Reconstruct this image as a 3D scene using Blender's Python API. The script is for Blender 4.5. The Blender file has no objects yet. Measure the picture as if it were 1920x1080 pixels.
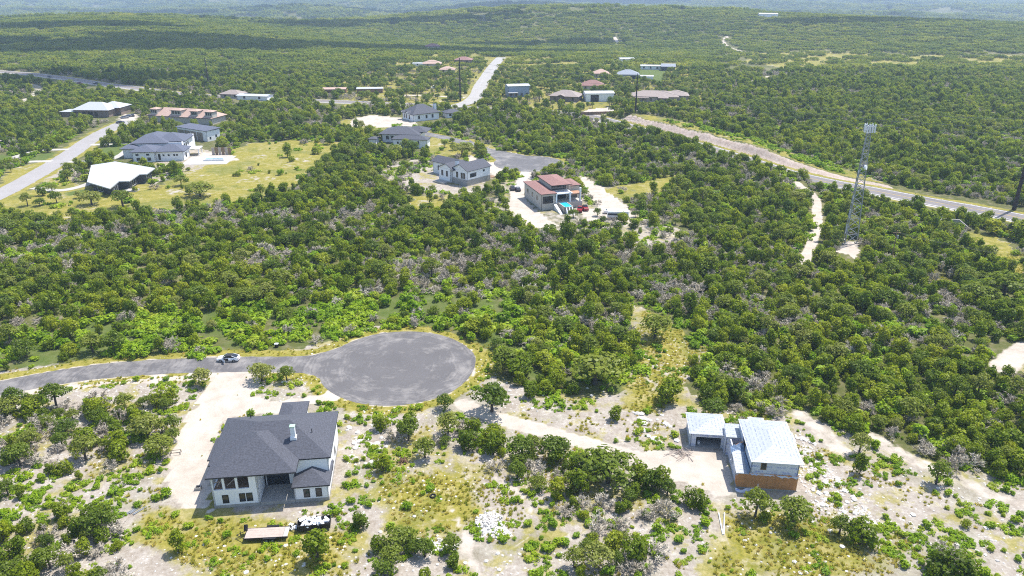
import bpy, math, random
import numpy as np
from mathutils import Vector, Matrix

C = bpy.context.scene.collection
SC = bpy.context.scene
R = math.radians
rng = np.random.default_rng(7)
random.seed(7)

# ---------------------------------------------------------------- camera, sky, sun, exposure
CAM_H, FOC, PITCH = 76.0, 1400.0, R(22.5)
cd = bpy.data.cameras.new("camera")
cd.sensor_width = 36.0
cd.lens = 36.0 * FOC / 1920.0
cd.clip_start = 1.0
cd.clip_end = 20000.0
cam = bpy.data.objects.new("camera", cd)
cam.location = (0, 0, CAM_H)
cam.rotation_euler = (R(90) - PITCH, 0, 0)
C.objects.link(cam)
SC.camera = cam

SUN_EL = R(64)
SUN_DIR = Vector((0.78, 0.62, 0)).normalized() * math.cos(SUN_EL) + Vector((0, 0, math.sin(SUN_EL)))
world = bpy.data.worlds.new("World")
SC.world = world
world.use_nodes = True
wn = world.node_tree
wn.nodes.clear()
wo = wn.nodes.new("ShaderNodeOutputWorld")
wb = wn.nodes.new("ShaderNodeBackground")
sky = wn.nodes.new("ShaderNodeTexSky")
sky.sky_type = 'NISHITA'
sky.sun_disc = False
sky.sun_elevation = SUN_EL
sky.sun_rotation = math.atan2(SUN_DIR.x, SUN_DIR.y)
sky.air_density = 1.0
sky.dust_density = 1.0
sky.ozone_density = 1.0
wb.inputs['Strength'].default_value = 0.15
wn.links.new(sky.outputs[0], wb.inputs[0])
wn.links.new(wb.outputs[0], wo.inputs[0])

sd = bpy.data.lights.new("sun", 'SUN')
sd.energy = 4.1
sd.angle = R(0.53)
sd.color = (1.0, 0.955, 0.89)
sun = bpy.data.objects.new("sun", sd)
sun.rotation_euler = SUN_DIR.to_track_quat('Z', 'Y').to_euler()
sun.location = (200, 200, 400)
C.objects.link(sun)

SC.view_settings.view_transform = 'Standard'
SC.view_settings.look = 'None'
SC.view_settings.gamma = 1.0
SC.view_settings.use_curve_mapping = False
SC.view_settings.exposure = 0.95
try:
    SC.cycles.max_bounces = 5
    SC.cycles.diffuse_bounces = 4
    SC.cycles.glossy_bounces = 2
    SC.cycles.transmission_bounces = 3
    SC.cycles.volume_bounces = 0
    SC.cycles.transparent_max_bounces = 4
    SC.cycles.sample_clamp_indirect = 4.0
    SC.cycles.caustics_reflective = False
    SC.cycles.caustics_refractive = False
    SC.cycles.use_denoising = False
    SC.cycles.pixel_filter_type = 'BLACKMAN_HARRIS'
    SC.cycles.filter_width = 1.1
except Exception:
    pass

# ---------------------------------------------------------------- the lie of the land
def smooth(a, b, v):
    t = np.clip((v - a) / (b - a), 0, 1)
    return t * t * (3 - 2 * t)

CUT = []          # the line of the highway where a rock bank rises on its far side
def far_side(ln, x, y):
    """Signed distance to a line: positive beyond it, as seen from the origin."""
    best = np.full(x.shape, 1e9); sgn = np.ones(x.shape)
    for a, b in zip(ln[:-1], ln[1:]):
        ab = b - a; L2 = ab @ ab + 1e-9
        t = np.clip(((x - a[0]) * ab[0] + (y - a[1]) * ab[1]) / L2, 0, 1)
        d = np.hypot(x - a[0] - t * ab[0], y - a[1] - t * ab[1])
        k = (ab[0] * (y - a[1]) - ab[1] * (x - a[0])) * (1 if ab[0] * (-a[1]) - ab[1] * (-a[0]) < 0 else -1)
        m = d < best
        best = np.where(m, d, best); sgn = np.where(m, np.sign(k), sgn)
    return best * sgn, best

def bank(x, y):
    if not CUT:
        return 0.0
    x = np.asarray(x, float); y = np.asarray(y, float)
    shp = x.shape; xf, yf = np.atleast_1d(x).ravel(), np.atleast_1d(y).ravel()
    out = np.zeros(xf.shape)
    m = (xf > 20) & (xf < 200) & (yf > 220) & (yf < 460)
    if m.any():
        ln = CUT[0]
        s, d = far_side(ln, xf[m], yf[m])
        e = smooth(48, 75, xf[m]) * (1 - smooth(112, 142, xf[m]))
        rough = fbm(xf[m] * .16, yf[m] * .16) - .5
        h = (2.9 + 2.6 * rough) * smooth(8.5, 12.5 + 3 * rough, s) * (1 - smooth(16, 50, s)) * e
        h2 = 2.0 * smooth(7.6, 10, -s) * (1 - smooth(12, 40, -s)) * e
        out[m] = np.where(s > 0, h, h2)
    return out.reshape(shp) if shp else float(out[0])

def land(x, y):
    x = np.asarray(x, float); y = np.asarray(y, float)
    d = np.hypot(x, y)
    h = 1.6 * smooth(620, 1500, d) * (9 * np.sin(x / 330 + 1.0) * np.sin(y / 260 + 0.4) + 7 * np.sin(x / 170 + y / 240) - 4)
    h = h + 22 * np.exp(-((y - 1500 + 0.25 * x) / 260) ** 2) * (0.65 + 0.35 * np.sin(x / 420 + 0.6))
    h = h - 62 * smooth(1600, 2500, d + 120 * np.sin(x / 500))
    h = h + 26 * np.exp(-((y - 3300 - 0.2 * x) / 330) ** 2) * (0.6 + 0.4 * np.sin(x / 700 + 2.0))
    h = h + 72 * smooth(4300, 6600, d) * (0.8 + 0.2 * np.sin(x / 900 + 1.3))
    return h + bank(x, y)

def G(px, py, z=None):
    """The point of the land (or of the level z) seen at pixel px, py of the 1920 x 1080 frame."""
    xc = (px - 960) / FOC; yc = (540 - py) / FOC
    dy = math.cos(PITCH) + yc * math.sin(PITCH); dz = -math.sin(PITCH) + yc * math.cos(PITCH)
    zz = 0.0 if z is None else z
    if z is not None or py > 150:
        t = (zz - CAM_H) / dz
        return np.array([xc * t, dy * t])
    t = 100.0
    while t < 9000:
        if CAM_H + dz * t < float(land(xc * t, dy * t)):
            break
        t += 6.0 + t * 0.004
    return np.array([xc * t, dy * t])

def proj(x, y, z):
    zz = z - CAM_H
    fwd = y * math.cos(PITCH) - zz * math.sin(PITCH); up = y * math.sin(PITCH) + zz * math.cos(PITCH)
    fwd = np.maximum(fwd, 1e-3)
    return 960 + FOC * x / fwd, 540 - FOC * up / fwd

def W(pts):
    return np.array([G(*p) for p in pts])

def inside(poly, x, y):
    res = np.zeros(x.shape, bool)
    n = len(poly)
    bx0, by0 = poly.min(0); bx1, by1 = poly.max(0)
    m = (x >= bx0) & (x <= bx1) & (y >= by0) & (y <= by1)
    if not m.any():
        return res
    xs, ys = x[m], y[m]
    r = np.zeros(xs.shape, bool)
    j = n - 1
    for i in range(n):
        xi, yi = poly[i]; xj, yj = poly[j]
        if yi != yj:
            r ^= ((yi > ys) != (yj > ys)) & (xs < (xj - xi) * (ys - yi) / (yj - yi) + xi)
        j = i
    res[m] = r
    return res

def dist_line(line, x, y):
    d = np.full(x.shape, 1e9)
    for a, b in zip(line[:-1], line[1:]):
        ab = b - a
        L2 = ab @ ab + 1e-9
        t = np.clip(((x - a[0]) * ab[0] + (y - a[1]) * ab[1]) / L2, 0, 1)
        d = np.minimum(d, np.hypot(x - a[0] - t * ab[0], y - a[1] - t * ab[1]))
    return d

def catmull(P, n=8):
    P = np.asarray(P, float)
    Q = np.vstack([2 * P[0] - P[1], P, 2 * P[-1] - P[-2]])
    out = []
    for i in range(1, len(Q) - 2):
        p0, p1, p2, p3 = Q[i - 1], Q[i], Q[i + 1], Q[i + 2]
        for k in range(n):
            t = k / n
            out.append(0.5 * ((2 * p1) + (-p0 + p2) * t + (2 * p0 - 5 * p1 + 4 * p2 - p3) * t * t + (-p0 + 3 * p1 - 3 * p2 + p3) * t ** 3))
    out.append(P[-1])
    return np.array(out)

# value noise in python, for scattering
_perm = rng.random((256, 256))
def vnoise(x, y):
    xi = np.floor(x).astype(int); yi = np.floor(y).astype(int)
    fx = x - xi; fy = y - yi
    fx = fx * fx * (3 - 2 * fx); fy = fy * fy * (3 - 2 * fy)
    a = _perm[xi % 256, yi % 256]; b = _perm[(xi + 1) % 256, yi % 256]
    c = _perm[xi % 256, (yi + 1) % 256]; d = _perm[(xi + 1) % 256, (yi + 1) % 256]
    return (a * (1 - fx) + b * fx) * (1 - fy) + (c * (1 - fx) + d * fx) * fy
def fbm(x, y):
    return 0.55 * vnoise(x, y) + 0.3 * vnoise(x * 2.1 + 17, y * 2.1 + 5) + 0.15 * vnoise(x * 4.3 + 40, y * 4.3 + 90)

# ---------------------------------------------------------------- materials
def nmat(name):
    m = bpy.data.materials.new(name)
    m.use_nodes = True
    nt = m.node_tree
    b = nt.nodes.get("Principled BSDF")
    return m, nt, b

def N(nt, typ, **kw):
    n = nt.nodes.new(typ)
    for k, v in kw.items():
        if k in n.inputs:
            n.inputs[k].default_value = v
        else:
            setattr(n, k, v)
    return n

def L(nt, a, b):
    nt.links.new(a, b)

def ramp(nt, stops, interp='LINEAR'):
    r = nt.nodes.new("ShaderNodeValToRGB")
    cr = r.color_ramp
    cr.interpolation = interp
    while len(cr.elements) < len(stops):
        cr.elements.new(0.5)
    for e, (p, c) in zip(cr.elements, stops):
        e.position = p
        e.color = (c[0], c[1], c[2], 1) if len(c) == 3 else c
    return r

def mixc(nt, fac, a, b, mode='MIX'):
    n = nt.nodes.new("ShaderNodeMix")
    n.data_type = 'RGBA'
    n.blend_type = mode
    for sock, v in ((n.inputs[0], fac), (n.inputs[6], a), (n.inputs[7], b)):
        if hasattr(v, 'is_output') or isinstance(v, bpy.types.NodeSocket):
            nt.links.new(v, sock)
        elif isinstance(v, (int, float)):
            sock.default_value = v
        else:
            sock.default_value = (*v, 1)
    return n.outputs[2]

def math_(nt, op, a, b=None, clamp=False):
    n = nt.nodes.new("ShaderNodeMath")
    n.operation = op
    n.use_clamp = clamp
    for i, v in enumerate((a, b)):
        if v is None:
            continue
        if isinstance(v, bpy.types.NodeSocket):
            nt.links.new(v, n.inputs[i])
        else:
            n.inputs[i].default_value = v
    return n.outputs[0]

def noise(nt, vec, scale, detail=4, rough=0.55):
    n = nt.nodes.new("ShaderNodeTexNoise")
    n.inputs['Scale'].default_value = scale
    n.inputs['Detail'].default_value = detail
    n.inputs['Roughness'].default_value = rough
    if vec is not None:
        nt.links.new(vec, n.inputs['Vector'])
    return n.outputs['Fac']

KEEP = ('white_paint', 'white_car_paint', 'white_foam_scrap', 'cloud_white', 'dark_window_glass', 'pool_water', 'lamp_lens')
ALB = 0.72
def plain(name, col, rough=0.7, var=0.15, scale=1.5, bump=0.0, metal=0.0, spec=0.3):
    m, nt, b = nmat(name)
    if name not in KEEP:
        col = tuple(c * ALB for c in col)
    tc = N(nt, "ShaderNodeTexCoord")
    f = noise(nt, tc.outputs['Object'], scale, 5)
    f2 = noise(nt, tc.outputs['Object'], scale * 7, 3)
    f = math_(nt, 'ADD', math_(nt, 'MULTIPLY', f, 0.7), math_(nt, 'MULTIPLY', f2, 0.3))
    lo = tuple(c * (1 - var) for c in col); hi = tuple(min(1, c * (1 + var)) for c in col)
    r = ramp(nt, [(0.3, lo), (0.7, hi)])
    L(nt, f, r.inputs[0])
    L(nt, r.outputs[0], b.inputs['Base Color'])
    b.inputs['Roughness'].default_value = rough
    b.inputs['Metallic'].default_value = metal
    b.inputs['Specular IOR Level'].default_value = spec
    if bump:
        bp = N(nt, "ShaderNodeBump", Strength=bump, Distance=0.05)
        L(nt, f2, bp.inputs['Height'])
        L(nt, bp.outputs[0], b.inputs['Normal'])
    return m

def shingle(name, col):
    col = tuple(c * ALB for c in col)
    m, nt, b = nmat(name)
    uv = N(nt, "ShaderNodeUVMap")
    br = N(nt, "ShaderNodeTexBrick", Scale=1.0)
    br.inputs['Brick Width'].default_value = 0.55
    br.inputs['Row Height'].default_value = 0.28
    br.inputs['Mortar Size'].default_value = 0.018
    br.inputs['Color1'].default_value = (*[c * 1.28 for c in col], 1)
    br.inputs['Color2'].default_value = (*[c * 0.74 for c in col], 1)
    br.inputs['Mortar'].default_value = (*[c * 0.6 for c in col], 1)
    L(nt, uv.outputs[0], br.inputs['Vector'])
    f = noise(nt, uv.outputs[0], 0.5, 5)
    c = mixc(nt, math_(nt, 'MULTIPLY', f, 0.5), br.outputs['Color'], tuple(min(1, c * 1.5) for c in col))
    f2 = noise(nt, uv.outputs[0], 9, 3)
    f4 = noise(nt, uv.outputs[0], 3.0, 4, .7)
    mot = ramp(nt, [(.38, [c_ * .55 for c_ in col]), (.62, [c_ * 1.6 for c_ in col])]); L(nt, f4, mot.inputs[0])
    c = mixc(nt, .55, c, mot.outputs[0])
    c = mixc(nt, math_(nt, 'MULTIPLY', f2, 0.4), c, tuple(c_ * 0.7 for c_ in col))
    L(nt, c, b.inputs['Base Color'])
    b.inputs['Roughness'].default_value = 0.85
    bp = N(nt, "ShaderNodeBump", Strength=0.5, Distance=0.03)
    L(nt, br.outputs['Fac'], bp.inputs['Height'])
    L(nt, bp.outputs[0], b.inputs['Normal'])
    return m

def seam_metal(name, col, rough=0.45):
    col = tuple(c * ALB for c in col)
    m, nt, b = nmat(name)
    uv = N(nt, "ShaderNodeUVMap")
    w = N(nt, "ShaderNodeTexWave", Scale=0.7)
    w.wave_profile = 'SAW'
    L(nt, uv.outputs[0], w.inputs['Vector'])
    r = ramp(nt, [(0.0, [c * 0.8 for c in col]), (0.08, col), (1, col)])
    L(nt, w.outputs['Fac'], r.inputs[0])
    f = noise(nt, uv.outputs[0], 0.25, 4)
    c = mixc(nt, math_(nt, 'MULTIPLY', f, 0.35), r.outputs[0], tuple(x * 0.75 for x in col))
    L(nt, c, b.inputs['Base Color'])
    b.inputs['Roughness'].default_value = rough
    b.inputs['Metallic'].default_value = 0.15
    return m

def wrap(name, col, ink, bw=1.5, rh=0.62, ms=0.2):
    """House wrap and roof underlayment: pale sheets with overlapping courses and rows of faint printed dashes."""
    col = tuple(c * ALB for c in col); ink = tuple(c * ALB for c in ink)
    m, nt, b = nmat(name)
    uv = N(nt, "ShaderNodeUVMap")
    br = N(nt, "ShaderNodeTexBrick", Scale=1.0)
    br.offset = 0.37
    br.inputs['Brick Width'].default_value = bw
    br.inputs['Row Height'].default_value = rh
    br.inputs['Mortar Size'].default_value = ms
    br.inputs['Mortar Smooth'].default_value = 0.1
    br.inputs['Color1'].default_value = (1, 1, 1, 1)
    br.inputs['Color2'].default_value = (0.55, 0.55, 0.55, 1)
    br.inputs['Mortar'].default_value = (0, 0, 0, 1)
    L(nt, uv.outputs[0], br.inputs['Vector'])
    f3 = noise(nt, uv.outputs[0], 5.0, 2)
    cut = ramp(nt, [(0.46, (0, 0, 0)), (0.54, (1, 1, 1))])
    L(nt, f3, cut.inputs[0])
    k = math_(nt, 'MULTIPLY', math_(nt, 'MULTIPLY', br.outputs['Color'], cut.outputs[0]), 0.8)
    br2 = N(nt, "ShaderNodeTexBrick", Scale=1.0)
    br2.inputs['Brick Width'].default_value = 12
    br2.inputs['Row Height'].default_value = 1.24
    br2.inputs['Mortar Size'].default_value = 0.02
    br2.inputs['Color1'].default_value = (*col, 1)
    br2.inputs['Color2'].default_value = (*[c * 0.94 for c in col], 1)
    br2.inputs['Mortar'].default_value = (*[c * 0.72 for c in col], 1)
    L(nt, uv.outputs[0], br2.inputs['Vector'])
    f = noise(nt, uv.outputs[0], 0.8, 4)
    base = mixc(nt, math_(nt, 'MULTIPLY', f, 0.3), br2.outputs['Color'], tuple(c * 0.8 for c in col))
    c = mixc(nt, k, base, ink)
    L(nt, c, b.inputs['Base Color'])
    b.inputs['Roughness'].default_value = 0.55
    bp = N(nt, "ShaderNodeBump", Strength=0.4, Distance=0.05)
    L(nt, noise(nt, uv.outputs[0], 2.2, 3), bp.inputs['Height'])
    L(nt, bp.outputs[0], b.inputs['Normal'])
    return m

def foliage(name, cols, patch=0.02, trans=0.25, gain=1.08):
    """Leaves: a colour of its own for each plant (random) that drifts with the place it grows in."""
    m, nt, b = nmat(name)
    nt.nodes.remove(b)
    out = nt.nodes.get("Material Output")
    oi = N(nt, "ShaderNodeObjectInfo")
    f = noise(nt, oi.outputs['Location'], patch, 3)
    r1 = math_(nt, 'ADD', math_(nt, 'MULTIPLY', oi.outputs['Random'], 0.62), math_(nt, 'MULTIPLY', math_(nt, 'SUBTRACT', f, 0.3), 0.9), clamp=True)
    n = len(cols)
    cr = ramp(nt, [(i / (n - 1), tuple(q * gain for q in c)) for i, c in enumerate(cols)])
    L(nt, r1, cr.inputs[0])
    tc = N(nt, "ShaderNodeTexCoord")
    f2 = noise(nt, tc.outputs['Object'], 2.2, 4, 0.7)
    sp = ramp(nt, [(0.3, (0.5, 0.5, 0.5)), (0.72, (1.6, 1.55, 1.35))])
    L(nt, f2, sp.inputs[0])
    c = mixc(nt, 1.0, cr.outputs[0], sp.outputs[0], 'MULTIPLY')
    df = N(nt, "ShaderNodeBsdfDiffuse")
    tr = N(nt, "ShaderNodeBsdfTranslucent")
    gl = N(nt, "ShaderNodeBsdfGlossy", Roughness=0.45)
    gl.inputs['Color'].default_value = (0.9, 0.95, 0.8, 1)
    L(nt, c, df.inputs['Color'])
    L(nt, mixc(nt, 1.0, c, (1.1, 1.15, 0.5), 'MULTIPLY'), tr.inputs['Color'])
    mx = N(nt, "ShaderNodeMixShader"); mx.inputs[0].default_value = trans
    L(nt, df.outputs[0], mx.inputs[1]); L(nt, tr.outputs[0], mx.inputs[2])
    m2 = N(nt, "ShaderNodeMixShader"); m2.inputs[0].default_value = 0.012
    L(nt, mx.outputs[0], m2.inputs[1]); L(nt, gl.outputs[0], m2.inputs[2])
    L(nt, m2.outputs[0], out.inputs[0])
    return m

M = {}
M['white'] = plain('white_paint', (0.72, 0.72, 0.73), 0.6, 0.05, 0.6)
M['cream'] = plain('cream_stucco', (0.62, 0.57, 0.50), 0.85, 0.1, 0.8, 0.3)
M['stone'] = plain('pale_stone_veneer', (0.50, 0.46, 0.40), 0.85, 0.25, 2.0, 0.5)
M['brownwall'] = plain('brown_stone_wall', (0.30, 0.23, 0.18), 0.85, 0.3, 2.0, 0.4)
M['darkwall'] = plain('dark_grey_siding', (0.06, 0.065, 0.075), 0.6, 0.15, 0.7)
M['bluewall'] = plain('pale_blue_metal_siding', (0.30, 0.38, 0.50), 0.5, 0.1, 0.7)
M['concrete'] = plain('concrete', (0.42, 0.40, 0.37), 0.85, 0.2, 0.7, 0.3)
M['concrete2'] = plain('pale_concrete_paving', (0.50, 0.475, 0.43), 0.85, 0.12, 0.35, 0.2)
M['roadpale'] = plain('worn_pale_road', (0.37, 0.35, 0.34), 0.9, 0.1, 0.12, 0.2)
M['glass'] = plain('dark_window_glass', (0.018, 0.022, 0.028), 0.12, 0.3, 0.6, 0, 0, 0.6)
M['black'] = plain('black_metal', (0.02, 0.02, 0.022), 0.5, 0.3, 2)
M['trim'] = plain('dark_fascia', (0.035, 0.037, 0.045), 0.6, 0.15, 1)
M['whitemetal'] = seam_metal('white_metal_roof', (0.62, 0.635, 0.65))
M['shg_dark'] = shingle('charcoal_shingles', (0.078, 0.083, 0.105))
M['shg_blue'] = shingle('slate_blue_shingles', (0.105, 0.118, 0.165))
M['shg_red'] = shingle('terracotta_shingles', (0.30, 0.155, 0.135))
M['shg_tan'] = shingle('tan_shingles', (0.34, 0.28, 0.25))
M['shg_salmon'] = shingle('salmon_tiles', (0.52, 0.36, 0.29))
M['shg_grey'] = shingle('pale_grey_shingles', (0.30, 0.33, 0.38))
M['osb'] = plain('orange_sheathing_board', (0.56, 0.27, 0.105), 0.8, 0.22, 0.9, 0.2)
M['wood'] = plain('raw_wood', (0.30, 0.19, 0.11), 0.8, 0.35, 2.5, 0.2)
M['palewood'] = plain('weathered_deck_board', (0.52, 0.43, 0.37), 0.8, 0.15, 3, 0.2)
M['bark'] = plain('bark', (0.10, 0.085, 0.07), 0.95, 0.35, 5, 0.5)
M['tyre'] = plain('tyre_rubber', (0.012, 0.012, 0.013), 0.8, 0.3, 4)
M['galv'] = plain('galvanised_steel', (0.42, 0.44, 0.46), 0.4, 0.12, 2, 0, 0.5)
M['rust'] = plain('weathering_steel', (0.045, 0.032, 0.026), 0.8, 0.3, 1.5)
M['carwhite'] = plain('white_car_paint', (0.82, 0.82, 0.83), 0.25, 0.02, 1, 0, 0, 0.5)
M['cargrey'] = plain('dark_grey_car_paint', (0.05, 0.052, 0.06), 0.25, 0.05, 1, 0, 0, 0.5)
M['carsilver'] = plain('silver_car_paint', (0.30, 0.31, 0.33), 0.3, 0.05, 1, 0, 0.4, 0.5)
M['carred'] = plain('red_car_paint', (0.33, 0.02, 0.025), 0.3, 0.05, 1, 0, 0, 0.5)
M['pool'] = plain('pool_water', (0.03, 0.42, 0.68), 0.08, 0.1, 1.2, 0.1, 0, 0.5)
M['foam'] = plain('white_foam_scrap', (0.82, 0.83, 0.84), 0.7, 0.06, 2)
M['deckorange'] = plain('terracotta_deck_tiles', (0.48, 0.27, 0.17), 0.8, 0.15, 1.5)
M['greentrim'] = plain('green_cap', (0.45, 0.72, 0.50), 0.6, 0.1, 2)
M['tarp'] = plain('blue_grey_tarp', (0.17, 0.25, 0.38), 0.5, 0.35, 1.2, 0.5)
M['wraproof'] = wrap('printed_roof_underlayment', (0.44, 0.475, 0.515), (0.10, 0.14, 0.24))
M['wrapwall'] = wrap('printed_house_wrap', (0.72, 0.76, 0.84), (0.10, 0.18, 0.60), 2.1, 0.95, 0.33)
M['limestone'] = plain('limestone', (0.74, 0.70, 0.645), 0.9, 0.22, 1.2, 0.5)
M['tanmetal'] = plain('tan_roller_door', (0.33, 0.27, 0.21), 0.6, 0.1, 1)
M['wirem'] = plain('dull_wire', (0.30, 0.30, 0.29), 1.0, 0.05, 1, 0, 0, 0.0)
M['lamp'] = plain('lamp_lens', (0.75, 0.75, 0.7), 0.2, 0.05, 2)

M['juniper'] = foliage('juniper_foliage', [(0.066, 0.110, 0.004), (0.130, 0.188, 0.006), (0.212, 0.262, 0.009), (0.315, 0.330, 0.022)], trans=0.5)
M['oak'] = foliage('oak_leaves', [(0.060, 0.108, 0.010), (0.115, 0.168, 0.016), (0.190, 0.228, 0.034), (0.280, 0.285, 0.100)], trans=0.5)
M['shrubm'] = foliage('bright_shrub_leaves', [(0.110, 0.205, 0.006), (0.180, 0.300, 0.009), (0.260, 0.365, 0.014), (0.35, 0.38, 0.045)], 0.05, 0.5)
M['dead'] = foliage('bare_grey_twigs', [(0.35, 0.31, 0.27), (0.48, 0.435, 0.39), (0.60, 0.56, 0.52)], 0.05, 0.05, .84)
M['tuft'] = foliage('grass_blades', [(0.20, 0.25, 0.022), (0.36, 0.35, 0.05), (0.50, 0.43, 0.12), (0.55, 0.45, 0.22)], 0.06, 0.5, 1.0)
M['farwood'] = foliage('distant_foliage', [(0.066, 0.110, 0.008), (0.125, 0.172, 0.010), (0.200, 0.238, 0.016), (0.300, 0.302, 0.045)], 0.006, 0.5)

# ---------------------------------------------------------------- mesh helpers
class MB:
    def __init__(self):
        self.v = []; self.f = []; self.uv = []
    def face(self, pts, uv=None):
        i = len(self.v)
        self.v += [tuple(p) for p in pts]
        self.f.append(tuple(range(i, i + len(pts))))
        if uv is None:
            p = [Vector(q) for q in pts]
            n = (p[1] - p[0]).cross(p[2] - p[0])
            if n.length < 1e-9:
                n = Vector((0, 0, 1))
            n.normalize()
            if abs(n.z) > 0.97:
                e = (p[1] - p[0]); e.z = 0
                a = e.normalized() if e.length > 1e-6 else Vector((1, 0, 0))
            else:
                a = Vector((-n.y, n.x, 0)).normalized()
            b = n.cross(a)
            uv = [(q.dot(a), q.dot(b)) for q in p]
        self.uv += uv
    def box(self, x0, x1, y0, y1, z0, z1):
        a = [(x0, y0), (x1, y0), (x1, y1), (x0, y1)]
        self.prism(a, z0, z1)
    def prism(self, poly, z0, z1):
        n = len(poly)
        z0f = z0 if callable(z0) else (lambda x, y: z0)
        z1f = z1 if callable(z1) else (lambda x, y: z1)
        self.face([(x, y, z1f(x, y)) for x, y in poly])
        self.face([(x, y, z0f(x, y)) for x, y in reversed(poly)])
        for i in range(n):
            (xa, ya), (xb, yb) = poly[i], poly[(i + 1) % n]
            self.face([(xa, ya, z0f(xa, ya)), (xb, yb, z0f(xb, yb)), (xb, yb, z1f(xb, yb)), (xa, ya, z1f(xa, ya))])
    def obox(self, c, d, half_len, hw, z0, z1):
        """A box along direction d (unit, plan) centred at c."""
        d = Vector((d[0], d[1])); n = Vector((-d.y, d.x)); c = Vector((c[0], c[1]))
        q = [c - d * half_len - n * hw, c + d * half_len - n * hw, c + d * half_len + n * hw, c - d * half_len + n * hw]
        self.prism([(p.x, p.y) for p in q], z0, z1)
    def bar(self, a, b, r, r2=None, n=6, caps=True):
        a = Vector(a); b = Vector(b); r2 = r if r2 is None else r2
        d = (b - a)
        if d.length < 1e-6:
            return
        d.normalize()
        u = d.cross(Vector((0, 0, 1))) if abs(d.z) < 0.95 else d.cross(Vector((1, 0, 0)))
        u.normalize(); w = d.cross(u)
        A = [a + (u * math.cos(t) + w * math.sin(t)) * r for t in [2 * math.pi * k / n for k in range(n)]]
        B = [b + (u * math.cos(t) + w * math.sin(t)) * r2 for t in [2 * math.pi * k / n for k in range(n)]]
        for k in range(n):
            self.face([A[k], B[k], B[(k + 1) % n], A[(k + 1) % n]])
        if caps:
            self.face(A); self.face(list(reversed(B)))
    def wall(self, p0, p1, z0, z1, t=0.25, holes=()):
        p0 = Vector(p0); p1 = Vector(p1); d = p1 - p0; Lw = d.length; d.normalize(); n = Vector((d.y, -d.x))
        us = sorted({0, Lw, *[h[0] for h in holes], *[h[1] for h in holes]})
        zs = sorted({z0, z1, *[h[2] for h in holes], *[h[3] for h in holes]})
        us = [u for u in us if -1e-6 <= u <= Lw + 1e-6]; zs = [z for z in zs if z0 - 1e-6 <= z <= z1 + 1e-6]
        def solid(i, j):
            if i < 0 or j < 0 or i >= len(us) - 1 or j >= len(zs) - 1:
                return False
            u = (us[i] + us[i + 1]) / 2; z = (zs[j] + zs[j + 1]) / 2
            return not any(h[0] < u < h[1] and h[2] < z < h[3] for h in holes)
        def P(u, z, k):
            q = p0 + d * u - n * (t if k else 0)
            return (q.x, q.y, z)
        for i in range(len(us) - 1):
            for j in range(len(zs) - 1):
                if not solid(i, j):
                    continue
                a, b, c, e = us[i], us[i + 1], zs[j], zs[j + 1]
                self.face([P(a, c, 0), P(b, c, 0), P(b, e, 0), P(a, e, 0)])
                self.face([P(b, c, 1), P(a, c, 1), P(a, e, 1), P(b, e, 1)])
                if not solid(i - 1, j): self.face([P(a, c, 1), P(a, c, 0), P(a, e, 0), P(a, e, 1)])
                if not solid(i + 1, j): self.face([P(b, c, 0), P(b, c, 1), P(b, e, 1), P(b, e, 0)])
                if not solid(i, j - 1): self.face([P(a, c, 1), P(b, c, 1), P(b, c, 0), P(a, c, 0)])
                if not solid(i, j + 1): self.face([P(a, e, 0), P(b, e, 0), P(b, e, 1), P(a, e, 1)])
    def mesh(self, name, mat, smooth_=False):
        me = bpy.data.meshes.new(name)
        me.from_pydata(self.v, [], self.f)
        ul = me.uv_layers.new(name="UVMap")
        ul.data.foreach_set('uv', np.array(self.uv, float).ravel())
        if smooth_:
            me.polygons.foreach_set('use_smooth', [True] * len(me.polygons))
        if mat:
            me.materials.append(mat)
        me.update()
        return me
    def build(self, name, mat, parent=None, label=None, smooth_=False):
        o = bpy.data.objects.new(name, self.mesh(name, mat, smooth_))
        C.objects.link(o)
        if parent is not None:
            o.parent = parent
        if label:
            o['label'] = label
        return o

def tag(o, label, cat, group=None):
    o['label'] = label; o['category'] = cat
    if group:
        o['group'] = group
    return o

def empty(name, loc, rz=0.0):
    o = bpy.data.objects.new(name, None)
    o.empty_display_size = 0.5
    C.objects.link(o)
    o.location = loc; o.rotation_euler = (0, 0, rz)
    return o

def thing(name, label, cat, loc, rz=0.0, group=None):
    return tag(empty(name, loc, rz), label, cat, group)

# ---------------------------------------------------------------- roads and zones (world plan, metres)
def line(pts, n=8):
    return catmull(W(pts), n)

ROAD_MAIN = line([(-320, 790), (-120, 752), (0, 728), (100, 709), (200, 695), (330, 686), (450, 683), (540, 683), (620, 688), (680, 690)])
CUL_C, CUL_R = np.array([-24.2, 140.6]), 16.4
UP_C, UP_R = np.array([7.5, 328.5]), 15.6
ROAD_UP = line([(760, 243), (800, 251), (838, 259), (880, 270), (918, 284), (950, 300)])
ROAD_LEFT = line([(-140, 430), (0, 364), (70, 326), (125, 293), (170, 262), (210, 240), (245, 226)])
ROAD_FAR = line([(940, 109), (925, 125), (910, 148), (900, 163), (893, 180), (878, 192), (850, 201)])
HIGHWAY = line([(2150, 470), (1990, 426), (1900, 406), (1820, 391), (1740, 377), (1650, 360), (1560, 343), (1480, 325), (1400, 300), (1300, 270), (1200, 243), (1110, 219), (1040, 210), (960, 206), (860, 201), (760, 196), (600, 189), (470, 184), (330, 175), (240, 163), (190, 157), (110, 146), (30, 137), (-100, 128)])
CUT.append(HIGHWAY[(HIGHWAY[:, 0] > 45) & (HIGHWAY[:, 0] < 150)])
TRACK_R = line([(1502, 505), (1512, 478), (1524, 452), (1532, 425), (1532, 395), (1526, 374), (1490, 350)])
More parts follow.
